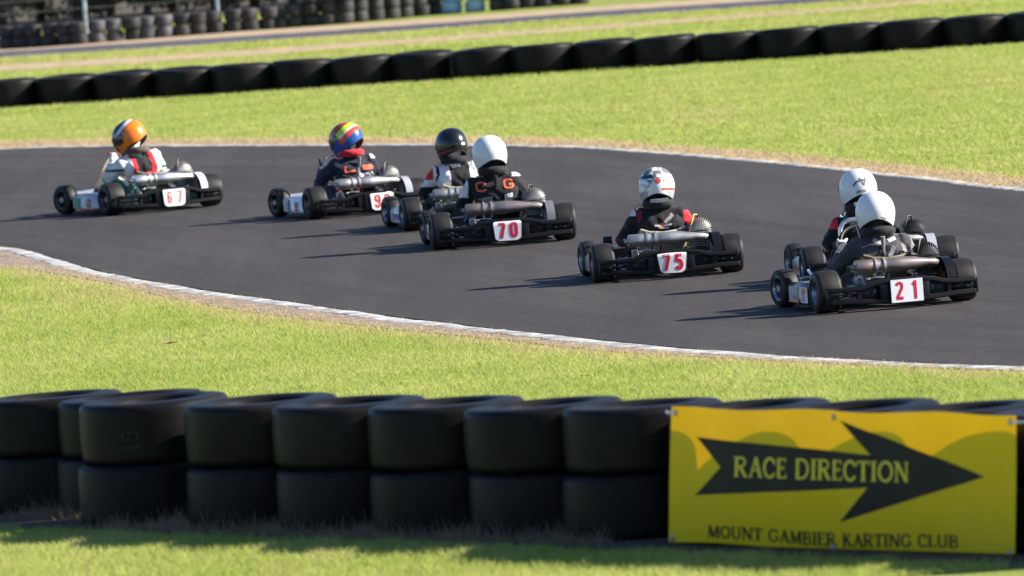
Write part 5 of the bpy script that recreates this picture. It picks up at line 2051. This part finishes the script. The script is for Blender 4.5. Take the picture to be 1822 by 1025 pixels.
driver(dict(pose=dict(lean=-.03, up=-.005, fwd=.0, elb=.26, head=(-.01, .02, .15)), head=(14, -6, 0),
            hpat=lambda x, y, z: 1 if (y < 0 and ((x - .045) / .022) ** 2 + ((z + .005) / .012) ** 2 < 1) else (2 if (x < -.03 and abs(z + .055 - .25 * (x + .08)) < .0035 and y < .05) else 0),
            hmats=['hblack', 'white', 'hred'], collar='collar',
            mats=['f_white', 'f_black', 'f_red', 'f_white', 'boot'],
            paint=suit(0, [(1, lambda c, n, s: starts(n, 'torso', 'yoke', 'waist') & (np.abs(c[:, 0] - s['che'].x - .02) < .085)),
                           (1, lambda c, n, s: starts(n, 'uparm', 'yoke') & (np.abs(c[:, 0] - s['shol'].x) < .016)),
                           (1, lambda c, n, s: starts(n, 'fore', 'pelvis', 'thigh', 'shin')),
                           (1, lambda c, n, s: starts(n, 'uparml') & (c[:, 2] < s['elbl'].z + .05)),
                           (2, lambda c, n, s: starts(n, 'uparml') & (c[:, 0] < s['shol'].x - .04) & (c[:, 2] > s['shol'].z - .05)), (2, hands), (4, boots)]),
            label='driver in black helmet and white suit with black back behind the number 70 driver'), kB)


def pat92(x, y, z):
    q = z * .86 + y * .42
    if q > .108:
        return 1 if y > .03 else 0
    if q > .098:
        return 0
    if q > .070:
        return 2
    if q > .060:
        return 0
    if q > .012:
        return 3 if y < .035 else (4 if y < .09 else 0)
    if q > -.004:
        return 5 if y < .0 else 4
    if q > -.045:
        return 2 if y < .015 + (q + .045) * .2 else 4
    return 4 if y < .08 else (3 if z < -.05 else 0)


driver(dict(pose=dict(lean=-.02, up=-.02, fwd=.03, elb=.26, elbz=.33, handl=(-.14, .69, .455), head=(-.015, .05, .15)), head=(48, -22, 4), hpat=pat92, hmats=['hblack', 'hlime', 'hred', 'hyellow', 'hblue', 'white'],
            collar='collar_red', strap='f_grey',
            emblems=[],
            mats=['f_navy', 'f_orange', 'f_white', 'f_black', 'boot', 'f_grey'],
            paint=suit(0, [(5, lambda c, n, s: near_back(c, s, -.085, -.03, .075) & starts(n, 'torso', 'waist')),
                           (2, lambda c, n, s: near_back(c, s, -.075, -.02, .16) & (c[:, 0] > s['che'].x + .03) & starts(n, 'torso', 'waist')),
                           (1, lambda c, n, s: starts(n, 'yoke', 'torso') & (c[:, 0] > s['che'].x + .05) & (c[:, 2] > s['che'].z + .01) & (c[:, 2] < s['che'].z + .05)),
                           (2, lambda c, n, s: starts(n, 'uparmr', 'yoke') & (c[:, 0] > s['shor'].x) & (c[:, 2] > s['shor'].z + .03)), (3, hands), (4, boots)]),
            back=[('letter_c', 'f_orange', [([(-.085, .05), (-.11, .045), (-.11, .005), (-.095, .0), (-.02, .01)], .016)]), ('harness_strap', 'f_grey', [([(.012, .03), (.02, -.05)], .02)])],
            label='driver in red, yellow and blue helmet in the number 92 kart'), k92)


def pat67(x, y, z):
    q = z * .88 + y * .36
    if q > .098:
        return 1
    if q > .092:
        return 3
    if q > .062:
        return 2 if y < .055 else 4
    if q > .055:
        return 3
    if .045 < y < .115 and -.040 < z < .030:
        return 1 if .054 < y < .108 and -.033 < z < .023 else 3
    if y > .13 and z < -.03:
        return 3
    if z < -.085:
        return 3 if y < .05 else 0
    return 0


driver(dict(pose=dict(lean=-.08, up=-.02, fwd=.05, elb=.255, elbz=.33, handl=(-.135, .66, .485), head=(-.03, .05, .145)), head=(54, -26, 4), hpat=pat67, hmats=['orange', 'hgreen', 'white', 'hblack', 'hsilver'],
            collar='collar_brown',
            mats=['f_white', 'f_black', 'f_red', 'f_green', 'f_mint', 'boot', 'f_grey'],
            paint=suit(0, [(1, lambda c, n, s: starts(n, 'torso', 'yoke') & (np.abs(c[:, 0] - s['che'].x) < .075) & (c[:, 2] > s['che'].z - .05)),
                           (2, lambda c, n, s: starts(n, 'torso', 'yoke') & (np.abs(np.abs(c[:, 0] - s['che'].x) - .09) < .022) & (c[:, 2] > s['che'].z - .05)),
                           (2, lambda c, n, s: near_back(c, s, -.07, -.035, .07)),
                           (3, lambda c, n, s: starts(n, 'uparm', 'forearm') & (np.abs(c[:, 2] - s['elbl'].z - .055) < .012)),
                           (4, lambda c, n, s: starts(n, 'neck')),
                           (3, lambda c, n, s: starts(n, 'thigh') & (np.abs(c[:, 0]) > .15)),
                           (2, lambda c, n, s: starts(n, 'glove')), (5, boots)]),
            label='driver in orange helmet and white suit in the leading number 67 kart'), k67)
